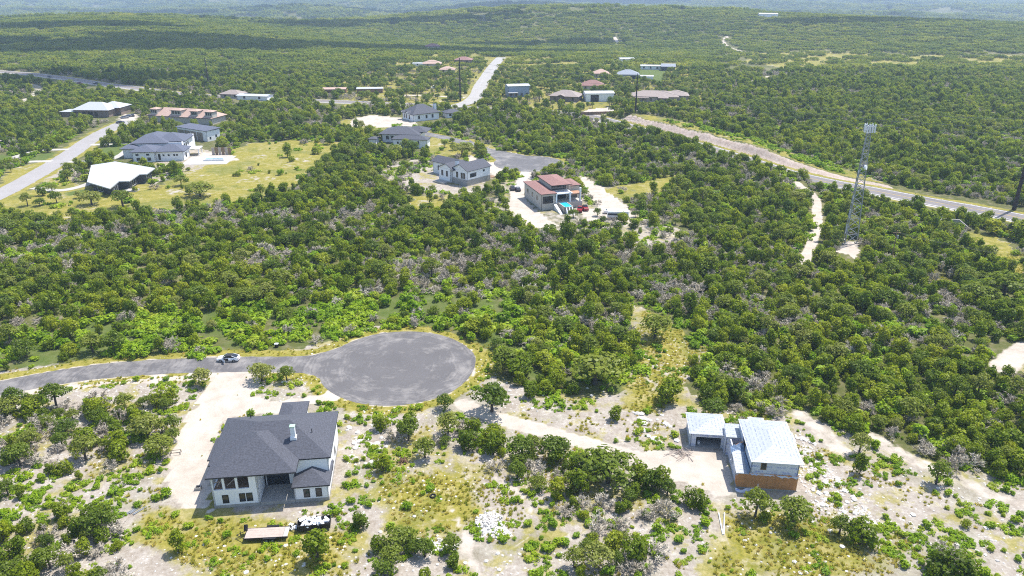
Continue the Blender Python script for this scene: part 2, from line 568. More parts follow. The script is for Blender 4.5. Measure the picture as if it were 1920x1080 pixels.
CALI_ROAD = line([(868, 757), (900, 772), (945, 788), (1000, 802), (1050, 817), (1100, 831), (1150, 845), (1205, 862)])
DRIVE_CONC = [line(p, 6) for p in (
    [(62, 352), (110, 357), (150, 350), (182, 338)],
    [(128, 303), (165, 303), (200, 300), (228, 290), (246, 274)],
    [(170, 271), (205, 271), (246, 270)],
    [(-40, 318), (30, 305), (98, 302)],
    [(20, 300), (40, 290), (80, 282), (130, 280)],
    [(985, 322), (978, 340), (970, 356)],
)]
LANES = [line(p, 6) for p in (
    [(548, 52), (556, 45), (568, 40)], [(1150, 68), (1156, 76), (1162, 88)], [(1362, 70), (1358, 84), (1400, 100)],
    [(40, 192), (62, 180), (74, 166), (60, 158)], [(690, 20), (720, 24), (760, 16)],
    [(1430, 150), (1445, 143), (1392, 160)], [(760, 178), (820, 180), (870, 184)],
    [(1880, 690), (1900, 670), (1930, 650)])]

Z_FG = W([(-300, 800), (-100, 712), (0, 694), (330, 668), (430, 664), (490, 664), (560, 658), (640, 636), (700, 620), (760, 614), (850, 620), (905, 650), (930, 700), (1000, 750), (1110, 745), (1190, 700), (1205, 650), (1170, 600), (1180, 565), (1230, 580), (1300, 640), (1335, 665), (1290, 720), (1310, 770), (1500, 765), (1545, 790), (1650, 850), (1800, 885), (1920, 905), (2300, 960), (2300, 1300), (-300, 1300)])
CALICHE = [W(p) for p in (
    [(415, 696), (500, 700), (480, 740), (520, 755), (640, 735), (640, 748), (540, 772), (420, 782), (398, 850), (392, 958), (345, 948), (305, 915), (318, 850), (345, 790), (385, 735)],
    [(1190, 848), (1280, 842), (1292, 832), (1360, 842), (1375, 900), (1375, 930), (1330, 925), (1280, 905), (1220, 895)],
    [(955, 360), (975, 325), (1000, 322), (1000, 360), (985, 372), (1012, 398), (1050, 425), (1010, 428), (960, 412), (948, 385)],
    [(1082, 328), (1098, 332), (1180, 386), (1190, 405), (1175, 418), (1140, 415), (1100, 412), (1085, 395), (1125, 388), (1092, 352)],
    [(875, 288), (925, 305), (960, 320), (930, 330), (900, 320), (880, 305)],
    [(1560, 472), (1592, 452), (1612, 452), (1606, 476), (1600, 490), (1588, 478)],
    [(700, 215), (760, 222), (790, 235), (740, 240), (690, 238), (655, 236), (660, 222)],
    [(1100, 205), (1150, 200), (1210, 205), (1215, 212), (1150, 216), (1085, 222)],
    [(370, 285), (430, 285), (450, 300), (385, 306)],
    [(225, 212), (262, 214), (262, 228), (220, 226)],
)]
GRASSY = [W(p) for p in (
    [(230, 930), (420, 962), (640, 965), (700, 1000), (660, 1090), (330, 1090), (230, 1000)],
    [(690, 880), (860, 870), (960, 950), (900, 1010), (720, 1010)],
    [(1190, 575), (1260, 590), (1320, 650), (1290, 700), (1300, 765), (1180, 775), (1160, 725), (1220, 680)],
    [(1330, 940), (1560, 960), (1700, 1090), (1330, 1090)],
    [(0, 385), (60, 352), (130, 320), (170, 350), (300, 345), (420, 290), (470, 268), (560, 262), (650, 270), (610, 300), (560, 350), (480, 375), (330, 395), (240, 400), (130, 415), (20, 405)],
    [(0, 320), (90, 300), (60, 345), (0, 365)],
    [(650, 222), (760, 240), (830, 262), (900, 290), (880, 310), (830, 300), (780, 280), (700, 250), (630, 235)],
    [(690, 160), (760, 152), (850, 165), (880, 180), (850, 200), (780, 190), (700, 175)],
    [(930, 128), (1100, 118), (1250, 128), (1260, 150), (1100, 158), (940, 150)],
    [(1400, 100), (1520, 98), (1700, 105), (1920, 104), (1920, 122), (1600, 122), (1480, 130), (1400, 118)],
    [(1790, 432), (1860, 440), (1925, 460), (1925, 545), (1880, 500), (1830, 460)],
    [(1120, 355), (1270, 330), (1290, 345), (1180, 380)],
    [(1195, 640), (1260, 600), (1300, 660), (1270, 700), (1210, 720)],
    [(910, 640), (940, 650), (930, 700), (905, 700)],
    [(760, 362), (830, 372), (860, 385), (800, 402), (760, 396)],
    [(590, 36), (640, 33), (630, 44), (590, 46)],
    [(1740, 505), (1780, 520), (1790, 540), (1750, 530)],
)]
LAWN = [W(p) for p in (
    [(172, 296), (195, 276), (238, 274), (228, 288), (200, 298)],
    [(40, 302), (80, 288), (105, 284), (96, 300)],
    [(-60, 295), (20, 290), (10, 308), (-60, 318)],
    [(118, 362), (165, 354), (165, 362), (130, 368)],
    [(1190, 130), (1250, 128), (1245, 155), (1200, 150)],
)]
BARE = [W(p) for p in (
    [(1872, 692), (1890, 672), (1925, 645), (1950, 665), (1935, 700)],
    [(330, 275), (440, 290), (450, 310), (350, 320), (290, 345), (280, 330)],
    [(60, 335), (110, 310), (180, 320), (130, 350), (80, 350)],
    [(560, 262), (610, 258), (640, 270), (570, 278)],
    [(750, 300), (860, 290), (930, 330), (900, 372), (830, 378), (745, 350), (700, 330)],
    [(640, 575), (700, 570), (690, 590), (640, 590)],
    [(1130, 440), (1280, 430), (1280, 470), (1200, 465)],
    [(690, 158), (760, 150), (770, 162), (700, 168)],
)]
# thickets inside the open foreground: polygon, tree density, share of oaks
THICK = [(W(p), d, o) for p, d, o in (
    ([(-100, 745), (60, 742), (170, 752), (322, 755), (335, 815), (305, 868), (230, 885), (170, 905), (60, 880), (-100, 850)], 0.78, 0.5),
    ([(-100, 1000), (60, 968), (200, 962), (238, 1000), (238, 1100), (-100, 1100)], 0.85, 0.25),
    ([(-100, 930), (20, 900), (60, 960), (-100, 1000)], 0.75, 0.35),
    ([(870, 800), (940, 805), (1010, 818), (1085, 850), (1120, 835), (1190, 850), (1215, 895), (1250, 905), (1255, 960), (1200, 985), (1080, 965), (1000, 925), (905, 870)], 0.92, 0.35),
    ([(1035, 950), (1090, 990), (1040, 1090), (1270, 1090), (1225, 1040), (1150, 985), (1080, 960)], 0.7, 0.45),
    ([(695, 1035), (780, 1010), (860, 1030), (865, 1090), (690, 1090)], 0.85, 0.8),
    ([(740, 790), (800, 800), (870, 795), (880, 830), (800, 850), (740, 830)], 0.55, 0.5),
    ([(1335, 775), (1500, 765), (1545, 800), (1500, 778), (1380, 782)], 0.7, 0.2),
    ([(890, 690), (955, 690), (990, 750), (900, 780)], 0.35, 0.6),
    ([(1740, 1040), (1830, 1050), (1840, 1090), (1730, 1090)], 0.6, 0.3),
)]
BELT = W([(-100, 690), (0, 640), (200, 600), (420, 575), (640, 560), (900, 545), (1120, 560), (1190, 640), (1160, 720), (1000, 730), (915, 640), (880, 612), (760, 612), (650, 632), (560, 658), (480, 664), (430, 664), (330, 670), (0, 698)])
Z_SUB = W([(640, 150), (700, 120), (900, 95), (1300, 112), (1330, 195), (1200, 215), (900, 195), (640, 200)])
Z_MIDSITE = W([(940, 330), (1090, 325), (1190, 385), (1290, 435), (1180, 450), (1000, 432), (900, 400)])
Z_SAV = W([(1330, 100), (1520, 95), (1930, 100), (1930, 125), (1600, 124), (1480, 135), (1340, 150)])
Z_YARD = GRASSY[4]

FOOT = []      # building footprints (plan polygons) kept clear of plants
def add_foot(o, rects, pad=1.3):
    c, s = math.cos(o.rotation_euler.z), math.sin(o.rotation_euler.z)
    for x0, x1, y0, y1 in rects:
        q = [(x0 - pad, y0 - pad), (x1 + pad, y0 - pad), (x1 + pad, y1 + pad), (x0 - pad, y1 + pad)]
        P = np.array([(o.location.x + a * c - b * s, o.location.y + a * s + b * c) for a, b in q])
        FOOT.append(P)
        d = math.hypot(o.location.x, o.location.y)
        if d > 240:          # the mown yard on the side of the street
            u = np.array([o.location.x, o.location.y]) / d
            for k in (5, 10) + ((15,) if d > 400 else ()):
                FOOT.append(P - u * k)

PATHS = [(line(p, 6), h, k) for p, h, k in (
    ([(930, 895), (985, 935), (1003, 980), (985, 1012), (940, 1030), (890, 1020), (866, 985), (850, 955)], .6, .62),
    ([(872, 1000), (882, 1040), (905, 1090)], 1.1, .66), ([(690, 1015), (760, 990), (850, 972)], 0.8, .5),
    ([(1630, 815), (1690, 850), (1760, 880), (1850, 925), (1930, 950)], 1.8, .6), ([(1500, 775), (1540, 810), (1580, 850)], 2.0, .6),
    ([(1350, 930), (1352, 1000), (1400, 1050), (1440, 1090)], 1.0, .45))]
FLARES = [W([(470, 677), (540, 669), (586, 666.5), (627, 655), (665, 640), (698, 628.5), (723, 623), (740, 690), (694, 753.5), (657, 742), (623, 725), (607, 714), (588, 703.5), (560, 698), (470, 697)]),
          W([(880, 262), (905, 276), (945, 284), (985, 291), (960, 306), (935, 303), (915, 288), (880, 274)])]
def poly_dist(p, x, y):
    d = dist_line(np.vstack([p, p[:1]]), x, y)
    return np.where(inside(p, x, y), -d, d)
def road_dist(x, y):
    """Signed distances to the pavement edges: negative on pavement."""
    d = dist_line(ROAD_MAIN, x, y) - 3.4
    d = np.minimum(d, np.hypot(x - CUL_C[0], y - CUL_C[1]) - CUL_R)
    d = np.minimum(d, np.hypot(x - UP_C[0], y - UP_C[1]) - UP_R)
    for p in FLARES:
        d = np.minimum(d, poly_dist(p, x, y))
    d = np.minimum(d, dist_line(ROAD_UP, x, y) - 3.3)
    d = np.minimum(d, dist_line(ROAD_LEFT, x, y) - 4.2)
    d = np.minimum(d, dist_line(ROAD_FAR, x, y) - 5.0)
    d = np.minimum(d, dist_line(HIGHWAY, x, y) - 5.6)
    return d

def lane_dist(x, y):
    d = dist_line(TRACK_R, x, y) - 1.9
    d = np.minimum(d, dist_line(CALI_ROAD, x, y) - 2.0)
    for l in DRIVE_CONC:
        d = np.minimum(d, dist_line(l, x, y) - 1.8)
    for l in LANES:
        d = np.minimum(d, dist_line(l, x, y) - 3.0)
    for p, h, k in PATHS:
        d = np.minimum(d, dist_line(p, x, y) - h * .7)
    return d

def any_in(polys, x, y):
    m = np.zeros(x.shape, bool)
    for p in polys:
        m |= inside(p, x, y)
    return m

# ---------------------------------------------------------------- ground
def axis(lo, hi, fine_lo, fine_hi, step, grow=1.09, cap=60):
    a = list(np.arange(fine_lo, fine_hi + 1e-6, step))
    s = step; v = a[-1]
    while v < hi:
        s = min(s * grow, cap); v += s; a.append(v)
    s = step; v = a[0]; pre = []
    while v > lo:
        s = min(s * grow, cap); v -= s; pre.append(v)
    return np.array(pre[::-1] + a)

gx = axis(-5200, 5200, -150, 150, 1.1, 1.02, 45)
gy = axis(-200, 7200, 66, 300, 1.1, 1.02, 45)
XX, YY = np.meshgrid(gx, gy)
fx, fy = XX.ravel(), YY.ravel()
fz = land(fx, fy)
near = np.hypot(fx, fy) < 1500
attr = {k: np.zeros(fx.shape) for k in ('bare', 'grass', 'caliche', 'lawn', 'cut', 'verge')}
nx, ny = fx[near], fy[near]
wob = (fbm(nx * 0.09, ny * 0.09) - 0.5) * 11.0
wob2 = (fbm(nx * 0.09 + 60, ny * 0.09 + 30) - 0.5) * 11.0
wx, wy = nx + wob, ny + wob2
bare = inside(Z_FG, wx, wy).astype(float)
bare = np.maximum(bare, any_in(BARE, wx, wy))
bare = np.maximum(bare, 0.55 * inside(Z_MIDSITE, wx, wy))
grass = any_in(GRASSY[4:], wx, wy).astype(float)
def soft_grass(x, y):
    g = np.where(inside(Z_FG, x, y), .40, 0.0)
    for p in GRASSY[:4]:
        b0, b1 = p.min(0) - 10, p.max(0) + 10
        m_ = (x > b0[0]) & (x < b1[0]) & (y > b0[1]) & (y < b1[1])
        g[m_] = np.maximum(g[m_], np.clip(.52 + poly_dist(p, x[m_], y[m_]) / -13, 0, .95))
    return g
bare = np.maximum(bare, .9 * grass)
grass = np.maximum(grass, soft_grass(nx, ny))
grass = np.maximum(grass, 0.75 * inside(Z_SUB, wx, wy))
cal = any_in(CALICHE[:2], nx + wob * 0.18, ny + wob2 * 0.18).astype(float)
cal = np.maximum(cal, .78 * any_in(CALICHE[2:], nx + wob * 0.25, ny + wob2 * 0.25))
cal = np.maximum(cal, .45 * any_in([W([(1100, 412), (1190, 400), (1285, 436), (1270, 450), (1160, 440), (1010, 436), (960, 415), (1010, 420)])], wx, wy))
cd_ = dist_line(CALI_ROAD, nx, ny) + wob * 0.08
cal = np.maximum(cal, 1 - smooth(1.2, 2.6, cd_))
cal = np.maximum(cal, 1 - smooth(1.0, 2.4, dist_line(TRACK_R, nx, ny) + wob * 0.08))
for l_ in LANES:
    cal = np.maximum(cal, 0.9 * (1 - smooth(1.5, 4.0, dist_line(l_, nx, ny))))
rd = road_dist(nx, ny)
verge = 1 - smooth(2.2, 4.2, rd + wob * 0.18)
grass = np.maximum(grass, verge)
s_, d_ = far_side(CUT[0], nx, ny)
onb = (nx > 45) & (nx < 150) & (ny < 440) & (s_ > 7.5) & (s_ < 40)
bare = np.maximum(bare, onb & (s_ < 13.0)); cutw = smooth(7.8, 9.2, s_ + wob * .12) * (1 - smooth(12.0, 13.6, s_ + wob * .2)) * onb
grass = np.maximum(grass, onb & (s_ > 14.5) & (s_ < 26))
# dusty shoulder right at the pavement edge
cal = np.maximum(cal, 0.75 * (1 - smooth(0.0, 0.9, np.abs(rd) + wob * 0.06)))
for p_, h_, k_ in PATHS:
    cal = np.maximum(cal, k_ * (1 - smooth(h_ * .6, h_ * 1.5, dist_line(p_, nx, ny) + wob * .22)))
sh = inside(W([(0, 735), (300, 706), (420, 698), (420, 712), (200, 722), (0, 752)]), nx, ny)
cal = np.maximum(cal, 0.8 * sh)
attr['bare'][near] = np.maximum(bare, 0)
attr['grass'][near] = grass
attr['cut'][near] = cutw
attr['verge'][near] = (rd > -.5) * (1 - smooth(1.8, 3.2, rd + wob * 0.12)) * (ny < 340)
attr['caliche'][near] = cal
bw = inside(BELT, wx, wy) * .85 * smooth(.36, .6, fbm(nx * .1 + 21, ny * .1 + 2))
attr['lawn'][near] = np.maximum(any_in(LAWN, nx, ny), bw)

nyv, nxv = XX.shape
idx = np.arange(nxv * nyv).reshape(nyv, nxv)
quads = np.stack([idx[:-1, :-1], idx[:-1, 1:], idx[1:, 1:], idx[1:, :-1]], -1).reshape(-1, 4)
me = bpy.data.meshes.new("ground")
me.vertices.add(len(fx)); me.vertices.foreach_set('co', np.stack([fx, fy, fz], 1).ravel())
me.loops.add(quads.size); me.loops.foreach_set('vertex_index', quads.ravel().astype(np.int32))
me.polygons.add(len(quads)); me.polygons.foreach_set('loop_start', np.arange(0, quads.size, 4, dtype=np.int32))
me.update(calc_edges=True)
me.polygons.foreach_set('use_smooth', np.ones(len(quads), bool))
for k, v in attr.items():
    a = me.attributes.new(k, 'FLOAT', 'POINT'); a.data.foreach_set('value', v.astype(np.float32))

m, nt, b = nmat('ground_soil_and_grass')
geo = N(nt, "ShaderNodeNewGeometry")
pos = geo.outputs['Position']
def at(n):
    a = N(nt, "ShaderNodeAttribute"); a.attribute_name = n
    return a.outputs['Fac']
def thresh(v, lo, hi):
    r = N(nt, "ShaderNodeMapRange"); r.inputs['From Min'].default_value = lo; r.inputs['From Max'].default_value = hi
    r.interpolation_type = 'SMOOTHSTEP'
    L(nt, v, r.inputs['Value'])
    return r.outputs['Result']
n1 = noise(nt, pos, 0.09, 6, 0.6); n2 = noise(nt, pos, 0.35, 6, 0.65); n3 = noise(nt, pos, 1.6, 5, 0.7); n4 = noise(nt, pos, 0.013, 4)
# forest floor
fl = ramp(nt, [(0.3, (0.085, 0.095, 0.026)), (0.48, (0.15, 0.155, 0.045)), (0.58, (0.24, 0.205, 0.11)), (0.72, (0.42, 0.37, 0.31))])
L(nt, n2, fl.inputs[0])
farc = ramp(nt, [(0.35, (0.065, 0.09, 0.02)), (0.52, (0.12, 0.14, 0.04)), (0.66, (0.27, 0.25, 0.10))]); L(nt, n4, farc.inputs[0])
base = mixc(nt, 0.4, fl.outputs[0], farc.outputs[0])
# bare stony soil
bs = ramp(nt, [(0.28, (0.22, 0.18, 0.13)), (0.42, (0.37, 0.315, 0.255)), (0.54, (0.48, 0.43, 0.37)), (0.68, (0.70, 0.655, 0.59))])
L(nt, math_(nt, 'ADD', math_(nt, 'MULTIPLY', n3, 0.5), math_(nt, 'MULTIPLY', n2, 0.5)), bs.inputs[0])
vor = N(nt, "ShaderNodeTexVoronoi", Scale=2.3); L(nt, pos, vor.inputs['Vector'])
chip = math_(nt, 'MULTIPLY', thresh(vor.outputs['Distance'], 0.30, 0.14), thresh(n2, 0.47, 0.60))
bs2 = mixc(nt, chip, bs.outputs[0], (0.66, 0.62, 0.56))
# yellow grass
gr = ramp(nt, [(0.3, (0.13, 0.15, 0.020)), (0.45, (0.27, 0.25, 0.038)), (0.58, (0.40, 0.34, 0.085)), (0.75, (0.52, 0.44, 0.22))])
L(nt, math_(nt, 'ADD', math_(nt, 'MULTIPLY', n3, 0.55), math_(nt, 'MULTIPLY', n2, 0.45)), gr.inputs[0])
gpatch = thresh(math_(nt, 'ADD', math_(nt, 'MULTIPLY', n1, 0.6), math_(nt, 'MULTIPLY', n2, 0.4)), 0.50, 0.58)
bareg = mixc(nt, math_(nt, 'MULTIPLY', gpatch, 0.8), bs2, gr.outputs[0])
edge = math_(nt, 'MULTIPLY', math_(nt, 'SUBTRACT', n2, 0.5), 0.9)
c1 = mixc(nt, thresh(math_(nt, 'ADD', at('bare'), edge), 0.35, 0.65), base, bareg)
gholes = thresh(math_(nt, 'ADD', math_(nt, 'MULTIPLY', n1, 0.5), math_(nt, 'MULTIPLY', n2, 0.5)), 0.60, 0.52)
edge2 = math_(nt, 'ADD', edge, math_(nt, 'MULTIPLY', math_(nt, 'SUBTRACT', n1, 0.5), 1.6))
gw = math_(nt, 'MULTIPLY', thresh(math_(nt, 'ADD', at('grass'), edge2), 0.40, 0.75), math_(nt, 'ADD', math_(nt, 'MULTIPLY', gholes, 0.85), 0.15))
c2 = mixc(nt, gw, c1, gr.outputs[0])
lw = ramp(nt, [(0.3, (0.085, 0.135, 0.022)), (0.7, (0.16, 0.20, 0.05))]); L(nt, n2, lw.inputs[0])
n5 = noise(nt, pos, 0.055, 5, 0.6)
c2 = mixc(nt, math_(nt, 'MULTIPLY', math_(nt, 'MULTIPLY', thresh(n5, 0.50, 0.60), at('grass')), 0.42), c2, lw.outputs[0])
c2 = mixc(nt, math_(nt, 'MULTIPLY', math_(nt, 'MULTIPLY', thresh(n5, 0.43, 0.35), at('grass')), thresh(n2, 0.46, 0.58)), c2, bs2)
c3 = mixc(nt, at('lawn'), c2, lw.outputs[0])
c3 = mixc(nt, math_(nt, 'MULTIPLY', thresh(math_(nt, 'ADD', at('verge'), edge), .3, .6), .85), c3, gr.outputs[0])
ca = ramp(nt, [(0.28, (0.42, 0.35, 0.28)), (0.45, (0.56, 0.49, 0.41)), (0.58, (0.64, 0.57, 0.49)), (0.75, (0.70, 0.64, 0.57))]); L(nt, math_(nt, 'ADD', math_(nt, 'MULTIPLY', n2, 0.6), math_(nt, 'MULTIPLY', n1, 0.4)), ca.inputs[0])
c4 = mixc(nt, thresh(math_(nt, 'ADD', at('caliche'), math_(nt, 'MULTIPLY', edge, 1.0)), 0.36, 0.70), c3, ca.outputs[0])
ck = ramp(nt, [(.3, (.32, .24, .185)), (.5, (.52, .42, .345)), (.68, (.70, .61, .54))]); L(nt, math_(nt, 'ADD', math_(nt, 'MULTIPLY', n3, .5), math_(nt, 'MULTIPLY', n2, .5)), ck.inputs[0])
c4 = mixc(nt, thresh(math_(nt, 'ADD', at('cut'), edge), .4, .6), c4, ck.outputs[0])
L(nt, mixc(nt, 1.0, c4, (0.67, 0.67, 0.67), 'MULTIPLY'), b.inputs['Base Color'])
b.inputs['Roughness'].default_value = 0.95
b.inputs['Specular IOR Level'].default_value = 0.15
bp = N(nt, "ShaderNodeBump", Strength=0.6, Distance=0.25)
L(nt, n3, bp.inputs['Height']); L(nt, bp.outputs[0], b.inputs['Normal'])
me.materials.append(m)
ground = bpy.data.objects.new("ground", me)
ground['kind'] = 'structure'; ground['label'] = 'stony hill country ground with dry grass and pale limestone soil'
C.objects.link(ground)

def structure(o, label=None):
    o['kind'] = 'structure'
    if label:
        o['label'] = label
    return o

def asphalt(name, base_, dust, swirl=None, marks=0.5):
    base_ = tuple(c * ALB for c in base_); dust = tuple(c * ALB for c in dust)
    m, nt, b = nmat(name)
    geo = N(nt, "ShaderNodeNewGeometry"); pos = geo.outputs['Position']
    n1 = noise(nt, pos, 0.15, 5); n2 = noise(nt, pos, 3.0, 4)
    r = ramp(nt, [(0.3, [c * 0.85 for c in base_]), (0.7, [c * 1.18 for c in base_])])
    L(nt, math_(nt, 'ADD', math_(nt, 'MULTIPLY', n1, 0.6), math_(nt, 'MULTIPLY', n2, 0.4)), r.inputs[0])
    c = r.outputs[0]
    if swirl is not None:
        mp = N(nt, "ShaderNodeVectorMath"); mp.operation = 'SUBTRACT'; mp.inputs[1].default_value = (swirl[0], swirl[1], 0)
        L(nt, pos, mp.inputs[0])
        ln = N(nt, "ShaderNodeVectorMath"); ln.operation = 'LENGTH'; L(nt, mp.outputs[0], ln.inputs[0])
        dist = math_(nt, 'ADD', ln.outputs['Value'], math_(nt, 'MULTIPLY', math_(nt, 'SUBTRACT', n1, 0.5), 5.0))
        cmb = N(nt, "ShaderNodeCombineXYZ"); L(nt, dist, cmb.inputs[0])
        streak = noise(nt, cmb.outputs[0], 1.5, 5, 0.7)
        broken = noise(nt, pos, 0.22, 5, 0.65)
        rim = N(nt, "ShaderNodeMapRange"); rim.inputs['From Min'].default_value = swirl[2] * 0.45; rim.inputs['From Max'].default_value = swirl[2]
        L(nt, ln.outputs['Value'], rim.inputs['Value'])
        w = math_(nt, 'ADD', math_(nt, 'MULTIPLY', streak, 0.42), math_(nt, 'MULTIPLY', broken, 0.68))
        w = math_(nt, 'ADD', w, math_(nt, 'MULTIPLY', rim.outputs[0], 0.085))
        rr = ramp(nt, [(0.58, (0, 0, 0)), (0.74, (1, 1, 1))]); L(nt, w, rr.inputs[0])
        c = mixc(nt, math_(nt, 'MULTIPLY', rr.outputs[0], marks), c, dust)
    else:
        st = noise(nt, pos, 0.6, 5, 0.7)
        rr = ramp(nt, [(0.55, (0, 0, 0)), (0.75, (1, 1, 1))]); L(nt, st, rr.inputs[0])
        c = mixc(nt, math_(nt, 'MULTIPLY', rr.outputs[0], marks * 0.4), c, dust)
    L(nt, c, b.inputs['Base Color'])
    b.inputs['Roughness'].default_value = 0.9
    bp = N(nt, "ShaderNodeBump", Strength=0.3, Distance=0.02); L(nt, n2, bp.inputs['Height']); L(nt, bp.outputs[0], b.inputs['Normal'])
    return m

def ribbon(name, ln, hw, mat, lift, rag=0.0, taper=False):
    mb = MB()
    n = len(ln); T = np.gradient(ln, axis=0); T /= np.linalg.norm(T, axis=1)[:, None]
    Nn = np.stack([-T[:, 1], T[:, 0]], 1)
    pts = []
    for i in range(n):
        a = ln[i] + Nn[i] * (hw + rag * (random.random() - 0.5)); c = ln[i] - Nn[i] * (hw + rag * (random.random() - 0.5))
        pts.append((a, c))
    for i in range(n - 1):
        q = [pts[i][1], pts[i + 1][1], pts[i + 1][0], pts[i][0]]
        mb.face([(p[0], p[1], float(land(p[0], p[1])) + lift) for p in q])
    return mb.build(name, mat)

def disc(name, c, r, mat, lift, n=72):
    mb = MB()
    ring = [(c[0] + (r + 0.25 * math.sin(5 * t) * math.sin(2.3 * t + 1) + random.uniform(-.07, .07)) * math.cos(t), c[1] + r * math.sin(t)) for t in [2 * math.pi * k / n for k in range(n)]]
    mb.face([(x, y, lift) for x, y in ring])
    return mb.build(name, mat)

A_MAIN = asphalt('dark_asphalt', (0.128, 0.121, 0.122), (0.42, 0.39, 0.36), (CUL_C[0], CUL_C[1], CUL_R), 0.5)
A_UP = asphalt('dark_asphalt_upper', (0.130, 0.126, 0.130), (0.42, 0.39, 0.36), (UP_C[0], UP_C[1], UP_R), 0.5)
A_HW = asphalt('highway_asphalt', (0.205, 0.185, 0.18), (0.33, 0.3, 0.28), None, 0.3)
structure(ribbon('road', ROAD_MAIN, 3.4, A_MAIN, 0.020, 0.25))
structure(disc('road_turning_circle', CUL_C, CUL_R, A_MAIN, 0.028))
# flares that join the road to the circle
mb = MB()
mb.face([(p[0], p[1], 0.024) for p in FLARES[0]])
structure(mb.build('road_flare', A_MAIN))
structure(ribbon('road', ROAD_UP, 3.3, A_UP, 0.020, 0.2))
structure(disc('road_turning_circle', UP_C, UP_R, A_UP, 0.028))
mb = MB()
mb.face([(p[0], p[1], 0.024) for p in FLARES[1]])
structure(mb.build('road_flare', A_UP))
structure(ribbon('road', ROAD_LEFT, 4.7, M['roadpale'], 0.03, 0.2))
structure(ribbon('road', ROAD_FAR, 5.0, asphalt('pale_far_road', (0.40, 0.38, 0.36), (0.5, 0.47, 0.44), None, 0.3), 0.25))
structure(ribbon('highway', HIGHWAY, 5.6, A_HW, 0.05))
T = np.gradient(HIGHWAY, axis=0); T /= np.linalg.norm(T, axis=1)[:, None]; HN = np.stack([-T[:, 1], T[:, 0]], 1)
for off in (-4.7, 4.7):
    structure(ribbon('road_marking', HIGHWAY + HN * off, 0.13, M['white'], 0.06))
structure(ribbon('road_marking', HIGHWAY, 0.16, plain('yellow_paint', (0.55, 0.38, 0.05), 0.7, 0.1), 0.06))
structure(ribbon('road_shoulder', HIGHWAY + HN * 6.7, 0.8, M['concrete2'], 0.035))
for l_ in DRIVE_CONC:
    structure(ribbon('driveway', l_, 1.9, M['concrete2'], 0.035, 0.1))

# ---------------------------------------------------------------- building helpers
def roof_hip(parent, x0, x1, y0, y1, z, slope, mat, fasc=None, th=0.22, name='roof'):
    mb = MB()
    w, d = x1 - x0, y1 - y0
    if w >= d:
        r = d / 2; h = z + r * slope
        a, b_ = (x0 + r, y0 + r, h), (x1 - r, y0 + r, h)
    else:
        r = w / 2; h = z + r * slope
        a, b_ = (x0 + r, y0 + r, h), (x0 + r, y1 - r, h)
    P = [(x0, y0, z), (x1, y0, z), (x1, y1, z), (x0, y1, z)]
    if abs(w - d) < 1e-6:
        for i in range(4):
            mb.face([P[i], P[(i + 1) % 4], a])
    elif w >= d:
        mb.face([P[0], P[1], b_, a]); mb.face([P[1], P[2], b_]); mb.face([P[2], P[3], a, b_]); mb.face([P[3], P[0], a])
    else:
        mb.face([P[0], P[1], a]); mb.face([P[1], P[2], b_, a]); mb.face([P[2], P[3], b_]); mb.face([P[3], P[0], a, b_])
    mb.face([(x0, y0, z), (x0, y1, z), (x1, y1, z), (x1, y0, z)])
    o = mb.build(name, mat, parent)
    f = MB(); e = 0.04
    f.box(x0 - e, x1 + e, y0 - e, y0 + .06, z - th, z - .004); f.box(x0 - e, x1 + e, y1 - .06, y1 + e, z - th, z - .004)
    f.box(x0 - e, x0 + .06, y0 + .06, y1 - .06, z - th, z - .004); f.box(x1 - .06, x1 + e, y0 + .06, y1 - .06, z - th, z - .004)
    fo = f.build('fascia', fasc or M['trim'], o)
    return o

def roof_gable(parent, x0, x1, y0, y1, z, slope, axis, mat, wallmat, fasc=None, th=0.2, name='roof'):
    mb = MB(); g = MB()
    if axis == 'x':
        yc = (y0 + y1) / 2; h = z + (y1 - y0) / 2 * slope
        A = [(x0, y0, z), (x1, y0, z), (x1, yc, h), (x0, yc, h)]; B = [(x0, yc, h), (x1, yc, h), (x1, y1, z), (x0, y1, z)]
        for xa, s in ((x0 + .45, 0), (x1 - .45, 1)):
            g.face([(xa, y0 + .35, z), (xa, y1 - .35, z), (xa, yc, h - .17)] if s else [(xa, y1 - .35, z), (xa, y0 + .35, z), (xa, yc, h - .17)])
    else:
        xc = (x0 + x1) / 2; h = z + (x1 - x0) / 2 * slope
        A = [(x0, y0, z), (xc, y0, h), (xc, y1, h), (x0, y1, z)]; B = [(xc, y0, h), (x1, y0, z), (x1, y1, z), (xc, y1, h)]
        for ya, s in ((y0 + .45, 0), (y1 - .45, 1)):
            g.face([(x0 + .35, ya, z), (x1 - .35, ya, z), (xc, ya, h - .17)] if not s else [(x1 - .35, ya, z), (x0 + .35, ya, z), (xc, ya, h - .17)])
    for Fc in (A, B):
        low = [(p[0], p[1], p[2] - th) for p in Fc]
        mb.face(Fc); mb.face(list(reversed(low)))
        for i in range(4):
            mb.face([low[i], low[(i + 1) % 4], Fc[(i + 1) % 4], Fc[i]])
    o = mb.build(name, mat, parent)
    for fc in g.f:
        k = MB(); k.face([g.v[q] for q in fc]); k.build('gable', wallmat, o)
    return o

